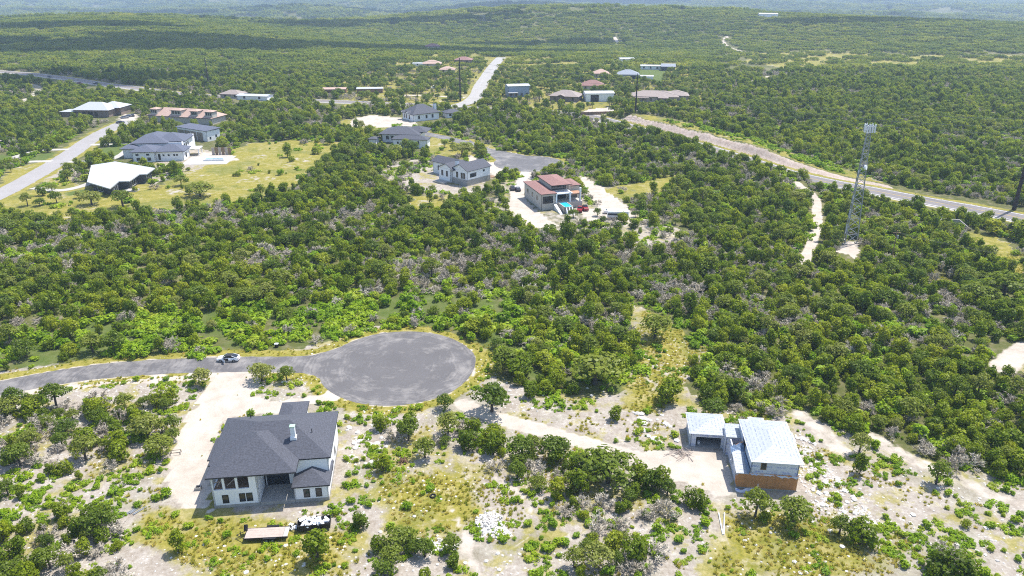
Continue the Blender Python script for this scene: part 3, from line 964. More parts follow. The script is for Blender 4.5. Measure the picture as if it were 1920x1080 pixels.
def window(parent, p0, d, u0, u1, z0, z1, frame=None, pane=None, proud=0.05, deep=0.10, mull=0):
    """A window set in the wall line from p0 along unit d: frame ring and glass; outward is (d.y, -d.x)."""
    d = Vector(d).normalized(); p0 = Vector(p0); n = Vector((d.y, -d.x)); fw = 0.09
    def bx(mb, ua, ub, za, zb, out, inn):
        q = [p0 + d * ua + n * out, p0 + d * ub + n * out, p0 + d * ub - n * inn, p0 + d * ua - n * inn]
        mb.prism([(k.x, k.y) for k in reversed(q)][::-1], za, zb)
    f = MB()
    bx(f, u0, u1, z0, z0 + fw, proud, deep); bx(f, u0, u1, z1 - fw, z1, proud, deep)
    bx(f, u0, u0 + fw, z0 + fw, z1 - fw, proud, deep); bx(f, u1 - fw, u1, z0 + fw, z1 - fw, proud, deep)
    for k in range(mull):
        uc = u0 + (u1 - u0) * (k + 1) / (mull + 1)
        bx(f, uc - .04, uc + .04, z0 + fw, z1 - fw, proud, deep)
    fo = f.build('window', frame or M['black'], parent)
    g = MB(); bx(g, u0 + fw * .9, u1 - fw * .9, z0 + fw * .9, z1 - fw * .9, proud * 0.35, deep * 0.6)
    g.build('pane', pane or M['glass'], fo)
    return fo

class House:
    def __init__(self, label, x, y, rz, group='houses and outbuildings of the hill country subdivision', name='house', cat='house', z=None):
        self.o = thing(name, label, cat, (x, y, float(land(x, y)) if z is None else z), R(rz), group)
    def block(self, x0, x1, y0, y1, z0, z1, mat, name='wall', foot=True, base=None, holes=None, t=0.25):
        holes = holes or {}
        mb = MB()
        P = [(x0, y0), (x1, y0), (x1, y1), (x0, y1)]
        for i in range(4):
            mb.wall(P[i], P[(i + 1) % 4], z0, z1, t, holes.get(i, ()))
        w = mb.build(name, mat, self.o)
        if base:
            f = MB(); f.box(x0 - .05, x1 + .05, y0 - .05, y1 + .05, -0.6, base)
            f.build('foundation', M['concrete'], self.o)
        if foot:
            add_foot(self.o, [(x0, x1, y0, y1)])
        return w
    def win(self, face, rect, u0, u1, z0, z1, **k):
        x0, x1, y0, y1 = rect
        P = [((x0, y0), (1, 0)), ((x1, y0), (0, 1)), ((x1, y1), (-1, 0)), ((x0, y1), (0, -1))][face]
        return window(self.o, P[0], P[1], u0, u1, z0, z1, **k)
    def wins(self, face, rect, spec, z0, z1, w=1.1, **k):
        for u in spec:
            self.win(face, rect, u, u + w, z0, z1, **k)
    def door(self, face, rect, u0, u1, z0, z1, mat, name='door'):
        x0, x1, y0, y1 = rect
        P = [((x0, y0), (1, 0)), ((x1, y0), (0, 1)), ((x1, y1), (-1, 0)), ((x0, y1), (0, -1))][face]
        p0 = Vector(P[0]); d = Vector(P[1]); n = Vector((d.y, -d.x))
        mb = MB()
        q = [p0 + d * u0 + n * .05, p0 + d * u1 + n * .05, p0 + d * u1 - n * .08, p0 + d * u0 - n * .08]
        mb.prism([(k.x, k.y) for k in q], z0, z1)
        return mb.build(name, mat, self.o)
    def chimney(self, x, y, z0, z1, w=1.0, d=1.0, mat=None, cap=None):
        mb = MB(); mb.box(x - w / 2, x + w / 2, y - d / 2, y + d / 2, z0, z1)
        c = mb.build('chimney', mat or M['white'], self.o)
        k = MB(); k.box(x - w / 2 - .08, x + w / 2 + .08, y - d / 2 - .08, y + d / 2 + .08, z1, z1 + .12)
        k.build('chimney_cap', cap or M['trim'], c)
        return c

# ---------------------------------------------------------------- the white house with the charcoal roof (near)
H = House('white house under construction with charcoal hip roof and tall chimney beside the caliche driveway', -46.1, 94.0, 7.0)
H1 = H
o = H.o
wh = M['white']
# walls, each a panel with its openings
def panel(p0, p1, z0, z1, holes=(), t=0.25, mat=None, name='wall'):
    mb = MB(); mb.wall(p0, p1, z0, z1, t, holes); return mb.build(name, mat or wh, o)
panel((0, 0), (6.9, 0), 0.55, 5.98, [(0.15, 1.65, 3.35, 5.75), (2.0, 3.6, 3.35, 5.75), (3.95, 5.6, 3.35, 5.75), (1.35, 2.3, 0.85, 2.4), (3.9, 4.8, 0.95, 2.5), (4.95, 5.9, 0.95, 2.5)])
panel((6.9, 0), (6.9, 4.2), 0.55, 5.98)
panel((12.2, 4.2), (12.2, 0), 0.55, 3.2)
panel((12.2, 4.2), (12.2, 3.0), 3.2, 5.98)
panel((7.15, 4.2), (12.2, 4.2), 0.55, 5.98, [(0.15, 3.65, 0.6, 2.95)])
panel((12.2, 0), (17.4, 0), 0.55, 3.1, [(1.4, 2.35, 0.8, 2.4), (3.25, 4.2, 0.8, 2.4)])
panel((12.45, 3.0), (17.4, 3.0), 3.1, 5.98)
panel((17.4, 0), (17.4, 3.0), 0.55, 3.1)
panel((17.4, 3.0), (17.4, 16.2), 0.55, 5.98, [(3, 4.2, 1.2, 2.6), (7, 8.2, 1.2, 2.6)])
panel((17.4, 16.2), (0, 16.2), 0.55, 5.98)
panel((0, 16.2), (0, 0), 0.55, 5.98, [(12.0, 15.6, 3.35, 5.75)])
for xa, xb, p in ((1.35, 2.3, 0.85), (3.9, 4.8, 0.95), (4.95, 5.9, 0.95)):
    window(o, (0, 0), (1, 0), xa, xb, p, p + 1.55, deep=.18)
for xa in (1.4, 3.25):
    window(o, (12.2, 0), (1, 0), xa, xa + .95, 0.8, 2.4, deep=.18)
for xa in (3, 7):
    window(o, (17.4, 3.0), (0, 1), xa, xa + 1.2, 1.2, 2.6, deep=.18)
dr = window(o, (7.15, 4.2), (1, 0), 0.15, 3.65, 0.6, 2.95, mull=2, deep=.15); dr.name = 'sliding_door'
# upper porch room behind the three openings
mb = MB(); mb.box(0.26, 6.64, 0.3, 4.2, 3.15, 3.33); mb.build('porch_floor', M['wood'], o)
mb = MB(); mb.wall((0.26, 4.0), (6.64, 4.0), 3.34, 5.9, .15); mb.wall((6.6, 3.9), (6.6, .3), 3.34, 5.9, .1); mb.build('porch_back_wall', M['wood'], o)
for k, (a, b_) in enumerate((((0.6, 0.8, 3.4), (1.7, 1.5, 5.0)), ((2.1, 0.7, 3.5), (3.3, 1.3, 4.4)), ((0.3, 0.6, 4.4), (1.5, 0.9, 4.3)))):
    mb = MB(); mb.bar(a, b_, .09, n=4); mb.build('board', M['palewood'], o)
# patio slab, foundation, posts
mb = MB(); mb.box(6.95, 12.15, -0.1, 4.15, -0.4, 0.6); mb.build('patio_slab', M['concrete'], o)
mb = MB()
mb.box(-.04, 6.9, -.04, 16.2, -.5, .55); mb.box(12.2, 17.44, -.05, 16.2, -.5, .55); mb.box(6.9, 12.2, 4.18, 16.24, -.5, .548)
mb.build('foundation', M['concrete'], o)
roof_hip(o, -0.5, 12.9, -0.45, 13.5, 6.003, 0.45, M['shg_dark'])
roof_hip(o, -0.9, 17.8, 2.9, 16.6, 6.0, 0.45, M['shg_dark'])
roof_hip(o, 11.95, 17.75, -0.4, 6.0, 3.15, 0.45, M['shg_dark'])
# bump on the drive side, entry wing at the back, small back gable
H.block(-1.6, -0.02, 6.6, 12.2, 0.55, 4.7, wh, base=.55)
roof_hip(o, -1.95, 3.0, 6.2, 12.6, 4.75, 0.30, M['shg_dark'])
H.block(7.4, 11.4, 16.25, 23.2, 0.5, 4.1, wh, base=.5)
roof_hip(o, 7.0, 11.8, 14.0, 23.6, 4.3, 0.28, M['shg_dark'])
roof_hip(o, 0.0, 5.2, 12.0, 17.4, 5.3, 0.40, M['shg_dark'])
H.chimney(11.8, 6.6, 6.5, 9.8, .7, 0.65, M['white'], M['greentrim'])
mb = MB(); mb.box(11.3, 12.3, 6.12, 7.08, 7.2, 7.9); mb.build('chimney_flashing', M['white'], o)
add_foot(o, [(-2.5, 17.9, -1, 17.5), (7, 12, 16, 24)])
for (x, y) in ((3.5, 14.5), (14.5, 8.0), (9.5, 11.5)):
    mb = MB(); mb.bar((x, y, 6.6), (x, y, 8.2 if y < 12 else 7.9), .07, n=8); mb.build('vent_pipe', M['black'], o)

# ---------------------------------------------------------------- the unfinished house in white wrap
H = House('unfinished house in white printed underlayment with orange sheathing boards exposed below', 36.2, 99.2, -6.5)
H2 = H; o = H.o
def panel(p0, p1, z0, z1, holes=(), t=0.2, mat=None, name='wall', label=None):
    mb = MB(); mb.wall(p0, p1, z0, z1, t, holes); return mb.build(name, mat or M['wrapwall'], o, label)
mb = MB(); mb.box(-.05, 9.5, -.05, 11.6, -1.2, .2); mb.box(-.05, 9.44, 11.6, 12.4, -1.2, .18); mb.build('foundation', M['concrete'], o)
mb = MB(); mb.box(-6.3, -.1, 10.8, 17.0, -.5, .06); mb.box(-.1, 4.0, 11.62, 12.9, -.5, .05); mb.build('garage_slab', M['concrete'], o)
# exposed boards of the lower front: one object each
for i in range(8):
    u0 = i * 9.4 / 8; u1 = (i + 1) * 9.4 / 8 - 0.012
    mb = MB(); dz = random.uniform(-.03, .03); mb.box(u0, u1, -0.02 + random.uniform(-.012, .012), 0.16, 0.2, 3.0 + dz)
    mb.build('sheathing_board', M['osb'], o)
panel((0.0, 3.2), (0.0, 0.2), 0.2, 2.9, [(1.2, 1.7, 1.0, 2.4)], mat=M['wrapwall'])
for i in range(2):
    mb = MB(); mb.box(-.06, .12, 0.16 + i * .55, 0.66 + i * .55, .45, 2.2 - i * .5); mb.build('sheathing_board', M['osb'], o)
panel((9.4, 0.16), (9.4, 11.5), 0.2, 2.95, mat=M['osb'])
panel((0.0, 8.8), (0.0, 3.2), 0.2, 3.6, [(2.2, 2.9, 1.0, 3.0), (3.5, 4.2, 1.0, 3.0)])
panel((-.6, 8.8), (1.9, 8.8), 0.05, 3.7)
panel((-.6, 11.5), (-.6, 8.8), 0.05, 3.7)
panel((1.9, 0.1), (9.3, 0.1), 3.02, 5.48, [(1.5, 2.4, 3.7, 5.05)])
window(o, (1.9, 0.1), (1, 0), 1.5, 2.4, 3.7, 5.05, frame=M['wood'], deep=.15)
panel((9.3, 0.1), (9.3, 11.6), 3.02, 5.48)
panel((9.3, 11.6), (1.9, 11.6), 0.2, 5.48)
panel((1.9, 11.6), (1.9, 0.1), 2.9, 5.48, [(4.0, 6.4, 3.2, 5.3)], label='wrapped side wall with a torn opening')
# loose torn edge of the wrap hanging over the boards
mb = MB()
pts = []
for k in range(25):
    x = 1.9 + 7.5 * k / 24
    pts.append((x, 3.06, 2.86 - 0.22 * abs(math.sin(k * 1.7)) - 0.25 * (k > 14) * abs(math.sin(k * .9))))
for a, c in zip(pts[:-1], pts[1:]):
    mb.face([(a[0], -.10 - .06 * math.sin(a[0] * 3), a[2]), (c[0], -.10 - .06 * math.sin(c[0] * 3), c[2]), (c[0], .05, c[1]), (a[0], .05, a[1])])
mb.build('torn_wrap_edge', M['wrapwall'], o, 'loose torn edge of the wrap sagging over the boards')
mb = MB()
pts = [(-.2 + 3.2 * k / 12, -.45 - .35 * math.sin(k * .5), .18 + .1 * math.sin(k * 1.3)) for k in range(13)]
for a, c in zip(pts[:-1], pts[1:]):
    mb.face([(a[0], a[1] - .5, .03), (c[0], c[1] - .5, .03), (c[0], c[1] + .1, c[2]), (a[0], a[1] + .1, a[2])])
mb.build('fallen_wrap', M['wrapwall'], o, 'fallen strip of wrap lying along the foundation')
mb = MB(); mb.bar((3.3, -.5, 0), (3.25, -.42, 1.3), .06, n=6); mb.build('drain_pipe', M['white'], o)
# roofs under printed underlayment
RF = M['wraproof']
roof_hip(o, 1.75, 9.75, -0.45, 11.95, 5.5, 0.16, RF, M['white'], .12)
roof_hip(o, 3.4, 6.0, 9.0, 12.7, 5.52, 0.14, RF, M['white'], .12)
roof_hip(o, 8.0, 9.95, 6.0, 8.6, 5.51, 0.10, RF, M['white'], .12)
mb = MB(); mb.prism([(-.35, -.3), (1.72, -.3), (1.72, 4.6), (.6, 5.1), (-.35, 4.4)], lambda x, y: 2.92 + .16 * (y + .3) * .9, lambda x, y: 3.04 + .16 * (y + .3) * .9)
mb.build('lower_roof', RF, o, 'narrow lower roof beside the two storey part')
mb = MB(); mb.prism([(-.7, 8.6), (3.2, 8.6), (4.0, 12.8), (-.4, 12.8)], 3.7, lambda x, y: 3.86 + .02 * (y - 8))
mb.build('link_roof', RF, o)
roof_hip(o, -6.5, 0.0, 10.5, 17.3, 2.95, 0.14, RF, M['white'], .12, 'garage_roof')
mb = MB()
mb.wall((-6.2, 10.9), (-.3, 10.9), .06, 2.9, .18, [(.95, 5.25, .02, 2.05)]); mb.wall((-.3, 10.9), (-.3, 17.0), .06, 2.9, .18); mb.wall((-.3, 17), (-6.2, 17), .06, 2.9, .18); mb.wall((-6.2, 17), (-6.2, 10.9), .06, 2.9, .18)
mb.build('garage_wall', M['wrapwall'], o)
# the torn corner: bare boards and a blue-grey tarpaulin
mb = MB(); mb.prism([(-.1, 5.2), (1.7, 6.2), (1.7, 7.0), (-.1, 6.4)], 2.6, lambda x, y: 3.4 + .9 * (x + .1) / 1.8); mb.build('bare_sheathing', M['osb'], o)
mb = MB(); nu, nv = 7, 6
def tp(i, j):
    u, v = i / nu, j / nv
    return (-.4 + 2.15 * u, 4.3 + 1.7 * v + .5 * u, 3.35 + .35 * u + .75 * v * (0.6 + .4 * u) + .13 * math.sin(i * 2.1 + j * 1.7))
for i in range(nu):
    for j in range(nv):
        mb.face([tp(i, j), tp(i + 1, j), tp(i + 1, j + 1), tp(i, j + 1)])
mb.build('tarpaulin', M['tarp'], o, 'crumpled blue grey sheet over the torn roof corner')
mb = MB(); mb.box(1.45, 1.72, -.2, 4.4, 3.02, 3.78); mb.build('flashing_strip', M['tarp'], o)
add_foot(o, [(-1.5, 10.6, -1.6, 13.2), (-7, .5, 10, 17.8)])
b_ = thing('bucket', 'white bucket standing inside the open garage of the wrapped house', 'bucket', (0, 0, 0))
mb = MB(); mb.bar((0, 0, 0), (0, 0, .5), .24, .3, 10, True); mb.build('pail', M['white'], b_)
mb = MB(); mb.bar((0, 0, .5), (0, 0, .53), .32, .32, 10, True); mb.build('lid', M['white'], b_)
q = Matrix.Rotation(R(-6.5), 4, 'Z') @ Vector((-4.6, 11.8, .06)); b_.location = (36.2 + q.x, 99.2 + q.y, .06)

# ---------------------------------------------------------------- the house with the raised pool
H = House('cream two storey house with red roofs and a raised blue pool', 10.4, 255.5, 18)
H3 = H; o = H.o; cr = M['cream']
H.block(0, 5.2, 0, 18.5, -.5, 5.9, cr, holes={0: [(.5, 4.4, 2.3, 4.9)]})
roof_hip(o, -.4, 5.7, -.6, 19.0, 5.95, .22, M['shg_red'])
window(o, (0, 0), (1, 0), .5, 4.4, 2.3, 4.9, mull=3, deep=.15)
for y in (4, 9, 14): H.win(3, (0, 5.2, 0, 18.5), 18.5 - y - 1.2, 18.5 - y, 2.6, 4.2)
H.block(5.25, 11.8, 4.5, 17.2, -.5, 8.0, cr, holes={0: [(.3, 5.9, 5.7, 7.6), (.3, 5.9, 2.3, 5.0)]})
roof_hip(o, 4.6, 12.5, 2.2, 17.8, 8.05, .2, M['shg_red'])
window(o, (5.25, 4.5), (1, 0), .3, 5.9, 5.7, 7.6, mull=4, deep=.15)
window(o, (5.25, 4.5), (1, 0), .3, 5.9, 2.3, 5.0, mull=4, deep=.15)
mb = MB(); mb.box(5.25, 11.9, .2, 4.48, 5.15, 5.45); mb.build('balcony', M['white'], o)
mb = MB(); mb.box(5.25, 15.6, -.2, 4.48, -.5, 2.2); mb.build('terrace', M['cream'], o)
for x, y in ((5.7, .3), (11.0, .3), (14.9, .3)):
    mb = MB(); mb.box(x - .28, x + .28, y - .28, y + .28, 2.2, 5.9 if x < 12 else 7.1); mb.build('column', M['white'], o)
mb = MB(); mb.box(11.2, 15.5, .2, 4.4, 4.75, 5.1); mb.build('roof_deck', M['deckorange'], o)
H.block(11.85, 16.4, 4.6, 13.5, -.5, 6.9, cr, holes={0: [(.4, 3.6, 2.4, 4.6)]})
window(o, (11.85, 4.6), (1, 0), .4, 3.6, 2.4, 4.6, mull=2, deep=.15)
roof_hip(o, 12.6, 16.8, 4.2, 14, 6.95, .2, M['shg_red'])
mb = MB(); mb.wall((6.3, -6.5), (9.7, -6.5), -.5, 2.35, .3); mb.wall((9.7, -6.5), (9.7, -.25), -.5, 2.35, .3); mb.wall((6.3, -.25), (6.3, -6.5), -.5, 2.35, .3); mb.build('pool_wall', M['stone'], o)
mb = MB(); mb.box(6.6, 9.4, -6.2, -.25, 1.2, 2.2); mb.build('pool_water', M['pool'], o)
for x in (6.9, 8.0, 9.1):
    mb = MB(); mb.prism([(x - .16, -8.6), (x + .16, -8.6), (x + .16, -6.52), (x - .16, -6.52)], -.4, lambda x_, y_: 2.2 + (y_ + 6.52) * 1.1); mb.build('buttress', M['white'], o)
mb = MB(); mb.prism([(4.6, -7), (5.6, -7), (5.6, -.2), (4.6, -.2)], -.5, lambda x, y: 2.0 + y * .28); mb.build('garden_stair', M['white'], o)
add_foot(o, [(-.5, 17, -9, 19)])

# ---------------------------------------------------------------- white house with dark gables by the upper turning circle
H = House('white house with dark crossing gable roofs by the upper turning circle', -17.6, 288.7, 48)
H4 = H; o = H.o
H.block(0, 13, 0, 8.5, 2.4, 6.0, wh); mb = MB(); mb.box(-.06, 13.06, -.06, 8.56, -.6, 2.4); mb.build('basement_wall', M['concrete'], o)
roof_gable(o, -.5, 13.5, -.5, 9.0, 6.05, .5, 'x', M['shg_dark'], wh)
H.win(0, (0, 13, 0, 8.5), 1.5, 5.0, 3.2, 4.8, mull=1); H.win(0, (0, 13, 0, 8.5), 8.8, 9.8, 4.4, 5.2)
for y in (1.2, 2.6, 5.2): H.win(3, (0, 13, 0, 8.5), 8.5 - y - 1.1, 8.5 - y, 2.6, 5.0)
H.block(-.9, 6.2, 8.8, 15.5, -.5, 5.5, wh); roof_gable(o, -1.4, 8.5, 6.5, 16.0, 5.55, .45, 'x', M['shg_dark'], wh)
H.win(3, (-.9, 6.2, 8.8, 15.5), 1.5, 2.6, 2.4, 4.6); H.win(3, (-.9, 6.2, 8.8, 15.5), 4.2, 5.3, 2.4, 4.6)
H.block(6.4, 13, 9.0, 27, -.5, 5.0, wh); roof_gable(o, 5.8, 13.6, 7.5, 27.6, 5.05, .5, 'y', M['shg_dark'], wh)
H.win(3, (6.4, 13, 9.0, 27), 3, 4.2, 1.6, 3.6); H.win(3, (6.4, 13, 9.0, 27), 7, 8.2, 1.6, 3.6)
H.chimney(2.0, 7.6, 6, 8.9, 1.1, 1.1)
mb = MB(); mb.box(-4.5, -.95, 9.2, 15.2, .1, .6); mb.build('terrace', M['concrete2'], o)
mb = MB(); mb.box(13.2, 19, 2.0, 7.5, -.2, .25); mb.build('timber_deck', M['wood'], o)
add_foot(o, [(-2, 14, -1, 28), (-5, 0, 9, 16), (13, 19, 2, 8)])

# ---------------------------------------------------------------- further houses along the upper street
H = House('white house with two long charcoal hip roofs above the lane', -58.0, 362.5, -8)
H5 = H; o = H.o
H.block(0, 17, 0, 6.5, -.3, 4.2, wh); roof_hip(o, -.6, 17.6, -.6, 7.1, 4.25, .35, M['shg_dark'])
H.wins(0, (0, 17, 0, 6.5), (2.2, 6.0, 7.4, 8.8), 1.9, 2.9, .8); H.win(0, (0, 17, 0, 6.5), 12.4, 13.2, 1.4, 3.4)
H.block(-9, 10, 12, 24, -.3, 4.6, wh); roof_hip(o, -10, 11, 9, 26, 4.65, .3, M['shg_dark'])
roof_hip(o, 1.5, 13.5, 14, 25, 5.2, .38, M['shg_dark'])
H.wins(0, (-9, 10, 12, 24), (2, 4.5), 1.4, 3.2, 1.4)
H.block(-14, -10.5, 6, 11, -.3, 2.6, wh); roof_hip(o, -14.5, -10, 5.5, 11.5, 2.65, .3, M['shg_dark'])
add_foot(o, [(-10, 18, -1, 26)])
H = House('white house with one tall dark hip roof and a white chimney', -56.5, 432.9, 36)
H6 = H; o = H.o
H.block(0, 17, 0, 13, -.3, 4.1, wh); roof_hip(o, -.8, 17.8, -.8, 13.8, 4.15, .62, M['shg_dark'])
roof_gable(o, -1.4, 6, 2.5, 8.0, 4.2, .55, 'x', M['shg_dark'], wh)
roof_gable(o, -1.6, 6, 9, 13.4, 4.2, .5, 'x', M['shg_dark'], wh)
H.wins(0, (0, 17, 0, 13), (3, 8, 12), 1.2, 3.2, 1.2); H.wins(3, (0, 17, 0, 13), (1.5, 4.0, 7.5), 1.0, 3.2, 1.3, mull=1)
H.chimney(16.2, 3.2, 3.5, 8.6, 1.4, 1.4)
add_foot(o, [(-2, 18, -1, 14)])
H = House('small white pool house with grey roof behind the tall hip roof house', -38.5, 446, 25)
H.block(0, 9, 0, 7, -.3, 2.8, wh); roof_hip(H.o, -.7, 9.7, -.7, 7.7, 2.85, .4, M['shg_dark']); H.wins(0, (0, 9, 0, 7), (1.5, 5.5), .9, 2.2, 1.5)

# ---------------------------------------------------------------- the street on the left
H = House('low dark house under one wide zigzag white metal roof by the pale road', -160, 292, 0)
H7 = H; o = H.o
poly = [(-163.1, 280.3), (-150.4, 272.2), (-151.8, 282.0), (-148.1, 282.8), (-148.7, 292.4), (-146.1, 293.3), (-146.7, 302.5), (-168.5, 313.3), (-175.9, 308.0)]
pl = [(x + 160, y - 292) for x, y in poly]
ze = lambda x, y: 4.3 - .035 * abs(x - y * .1) + .02 * y
mb = MB(); mb.prism(pl, lambda x, y: ze(x, y) - .35, ze); mb.build('roof', M['whitemetal'], o)
c_ = np.mean(pl, 0); pin = [tuple(c_ + (np.array(q) - c_) * .86) for q in pl]
mb = MB()
for a, c in zip(pin, pin[1:] + pin[:1]):
    mb.wall(a, c, -.8, 3.5, .2)
mb.build('wall', M['darkwall'], o)
for i, u in ((0, 3.0), (1, 2.0), (3, 2.5), (5, 2.5)):
    a = Vector(pin[i]); d = (Vector(pin[(i + 1) % len(pin)]) - a)
    window(o, a, d, u, min(u + 3.6, d.length - .3), .6, 2.9, frame=M['white'], mull=1)
mb = MB(); mb.box(10, 15, -12, -8.5, -.3, .5); mb.build('terrace', M['concrete2'], o)
FOOT.append(np.array(poly))
H = House('large white house with stepped slate blue hip roofs', -169.5, 330.5, 7)
H8 = H; o = H.o
H.block(0, 9.5, 0, 10, -.3, 4.6, wh); roof_hip(o, -.8, 10.4, -.8, 12, 4.65, .36, M['shg_blue'])
H.block(9.55, 21.5, 1.2, 11, -.3, 4.3, wh); roof_hip(o, 8.6, 22.4, .4, 12, 4.35, .4, M['shg_blue'])
H.block(-3.5, 18, 13, 34, -.3, 6.0, wh); roof_hip(o, -4.6, 12, 12, 35, 6.05, .34, M['shg_blue']); roof_hip(o, 4, 19, 15, 31, 6.06, .38, M['shg_blue'])
roof_hip(o, -8, 0, 8, 19, 4.5, .3, M['shg_blue']); H.block(-7, -.1, 9, 18, -.3, 4.4, wh)
H.wins(0, (0, 9.5, 0, 10), (1.6, 6.2), .6, 2.0, 1.5); H.wins(0, (0, 9.5, 0, 10), (1.4, 6.0), 2.9, 3.7, 1.3)
H.wins(0, (9.55, 21.5, 1.2, 11), (3, 5.2, 7.6, 8.8), 2.2, 3.0, .8); H.win(0, (9.55, 21.5, 1.2, 11), 1.0, 2.0, .6, 3.2)
H.win(1, (9.55, 21.5, 1.2, 11), 3, 5, .8, 3.0); H.wins(1, (-3.5, 18, 13, 34), (3, 6, 9), 3.0, 4.6, 1.5)
mb = MB(); mb.box(18.3, 26, 10.5, 17, 3.0, 3.3); mb.build('patio_roof', M['white'], o)
for x, y in ((25.5, 11), (25.5, 16.5)):
    mb = MB(); mb.box(x - .2, x + .2, y - .2, y + .2, -.3, 3.0); mb.build('column', M['white'], o)
add_foot(o, [(-8, 26, -1, 35)])
pz = thing('swimming_pool', 'long pale terrace pool with white surround behind the slate blue roofed house', 'pool', (-139, 331, 0), R(4))
mb = MB(); mb.box(-8, 12, -5, 12, -.3, .06); mb.build('paving', M['concrete2'], pz)
mb = MB(); mb.box(0, 9, 2, 5, 0, .75); mb.build('basin', M['white'], pz)
mb = MB(); mb.box(.5, 8.5, 2.4, 4.6, .6, .79); mb.build('water', plain('pale_pool_water', (.25, .38, .42), .1, .1), pz)
add_foot(pz, [(-8, 12, -5, 12)])
sc_ = thing('privacy_screen', 'brown slatted privacy screen beside the terrace pool', 'screen', (-140, 346, 0), R(4))
for k in range(6):
    mb = MB(); mb.box(k * 1.5, k * 1.5 + 1.3, -.08, .08, 0, 3.4); mb.build('slat', M['wood'] if k % 2 else M['palewood'], sc_)
H = House('long white workshop with dark shed roof and tan roller doors', -173.4, 388.6, -32, name='workshop', cat='workshop')
o = H.o
H.block(0, 23.5, 0, 8, -.3, 5.2, wh)
mb = MB(); mb.prism([(-.5, -.6), (24, -.6), (24, 8.5), (-.5, 8.5)], lambda x, y: 5.25 + .05 * y, lambda x, y: 5.5 + .05 * y); mb.build('roof', M['shg_blue'], o)
for k in range(4):
    H.door(0, (0, 23.5, 0, 8), .8 + k * 5.0, 5.3 + k * 5.0, -.2, 4.2, M['tanmetal'], 'roller_door')
H.win(1, (0, 23.5, 0, 8), 1.5, 2.4, 1.0, 2.2); H.win(1, (0, 23.5, 0, 8), 5, 5.9, 1.6, 2.8)
H = House('long low villa with salmon tile roof and four little arched towers', -209.2, 434.7, -15.7, name='villa')
o = H.o
H.block(0, 42, 0, 13, -.3, 3.6, cr); roof_hip(o, -.8, 42.8, -.8, 14, 3.65, .5, M['shg_salmon'])
for x, w_ in ((1.5, 4.5), (15.5, 6.5), (28.5, 4.5), (38, 4.5)):
    t0 = H.block(x, x + w_, .5, 5, 3.3, 7.0, cr, name='tower_wall', foot=False)
    roof_hip(o, x - .4, x + w_ + .4, .1, 5.4, 7.05, .35, M['shg_salmon'])
    for k in range(3):
        H.win(0, (x, x + w_, .5, 5), w_ * (.12 + .28 * k), w_ * (.12 + .28 * k) + w_ * .2, 5.0, 6.5)
H = House('big house with bright white metal hip roof and brown stone walls', -268, 450, -4, name='house')
o = H.o
H.block(8, 29, 0, 12, -.3, 4.2, M['brownwall']); roof_hip(o, 7, 30, -1, 14, 4.25, .5, M['whitemetal'])
H.block(0, 8, 0, 7, -.3, 3.0, M['brownwall']); roof_hip(o, -1, 10, -.8, 7.8, 3.05, .25, M['whitemetal'])
H.block(22, 32, 8, 19, -.3, 4.6, M['brownwall']); roof_hip(o, 18, 33, 6, 20, 4.65, .4, M['whitemetal'])
H.wins(0, (8, 29, 0, 12), (2, 5, 12.5), .6, 3.0, 2.0); H.door(0, (8, 29, 0, 12), 8.5, 11.5, -.2, 3.2, M['black'], 'door')
add_foot(o, [(-1, 33, -1, 20)])
H = House('tan stone house with arched porch and brown roof at the edge of the subdivision', -262, 343, 10)
o = H.o
H.block(0, 18, 0, 13, -.3, 4.0, M['stone']); roof_hip(o, -.8, 18.8, -.8, 13.8, 4.05, .4, M['shg_tan'])
H.wins(0, (0, 18, 0, 13), (9, 12, 15), .6, 3.0, 1.4); H.wins(1, (0, 18, 0, 13), (1, 4, 7, 10), .4, 3.2, 1.8)

# ---------------------------------------------------------------- the group beyond the highway
def simple(label, x, y, rz, w, d, h, wall, roofm, kind='hip', slope=.35, nwin=3, name='house', cat='house', big=None):
    H = House(label, x, y, rz, name=name, cat=cat)
    H.block(0, w, 0, d, -.5, h, wall)
    if kind == 'hip':
        roof_hip(H.o, -.9, w + .9, -.9, d + .9, h + .05, slope, roofm)
    elif kind == 'gx':
        roof_gable(H.o, -.5, w + .5, -.5, d + .5, h + .05, slope, 'x', roofm, wall)
    else:
        roof_gable(H.o, -.5, w + .5, -.5, d + .5, h + .05, slope, 'y', roofm, wall)
    for k in range(nwin):
        u = w * (k + .5) / nwin - .7
        if big and big[0] < u + .7 < big[1]:
            continue
        H.win(0, (0, w, 0, d), u, u + 1.5, .9, 2.5, frame=M['trim'])
    if big:
        H.door(0, (0, w, 0, d), big[0], big[1], -.2, big[2], M['black'], 'bay_dark_panel')  # closed black slab, the shade inside the bay given as colour
    return H
H = simple('two storey pale blue metal building with white roof among oaks', -2.5, 529, 12, 15, 11, 7.5, M['bluewall'], M['whitemetal'], 'gx', .12, 4)
mb = MB(); mb.box(-.5, 6, -4, -.1, 3.2, 3.5); mb.build('porch_roof', M['whitemetal'], H.o)
for x in (0, 2.8, 5.5):
    mb = MB(); mb.box(x - .15, x + .15, -3.8, -3.5, -.3, 3.2); mb.build('column', M['wood'], H.o)
H = simple('tan roofed ranch house with an inset porch beside a parked pickup', 25.5, 513, -18, 19, 14, 3.4, M['brownwall'], M['shg_tan'], slope=.42)
roof_gable(H.o, 5, 11, -2.5, 6, 3.6, .4, 'y', M['shg_tan'], M['brownwall'])
HB = simple('white metal barn with a dark open bay beyond the highway', 49.2, 509, 3, 19, 12, 5.4, M['white'], M['whitemetal'], 'gx', .12, 0, 'barn', 'barn', (3.3, 8.8, 4.4))
H = simple('small house with a red hip roof half hidden by oaks', 51.5, 566, -4, 16, 12, 3.2, M['cream'], M['shg_red'], slope=.5)
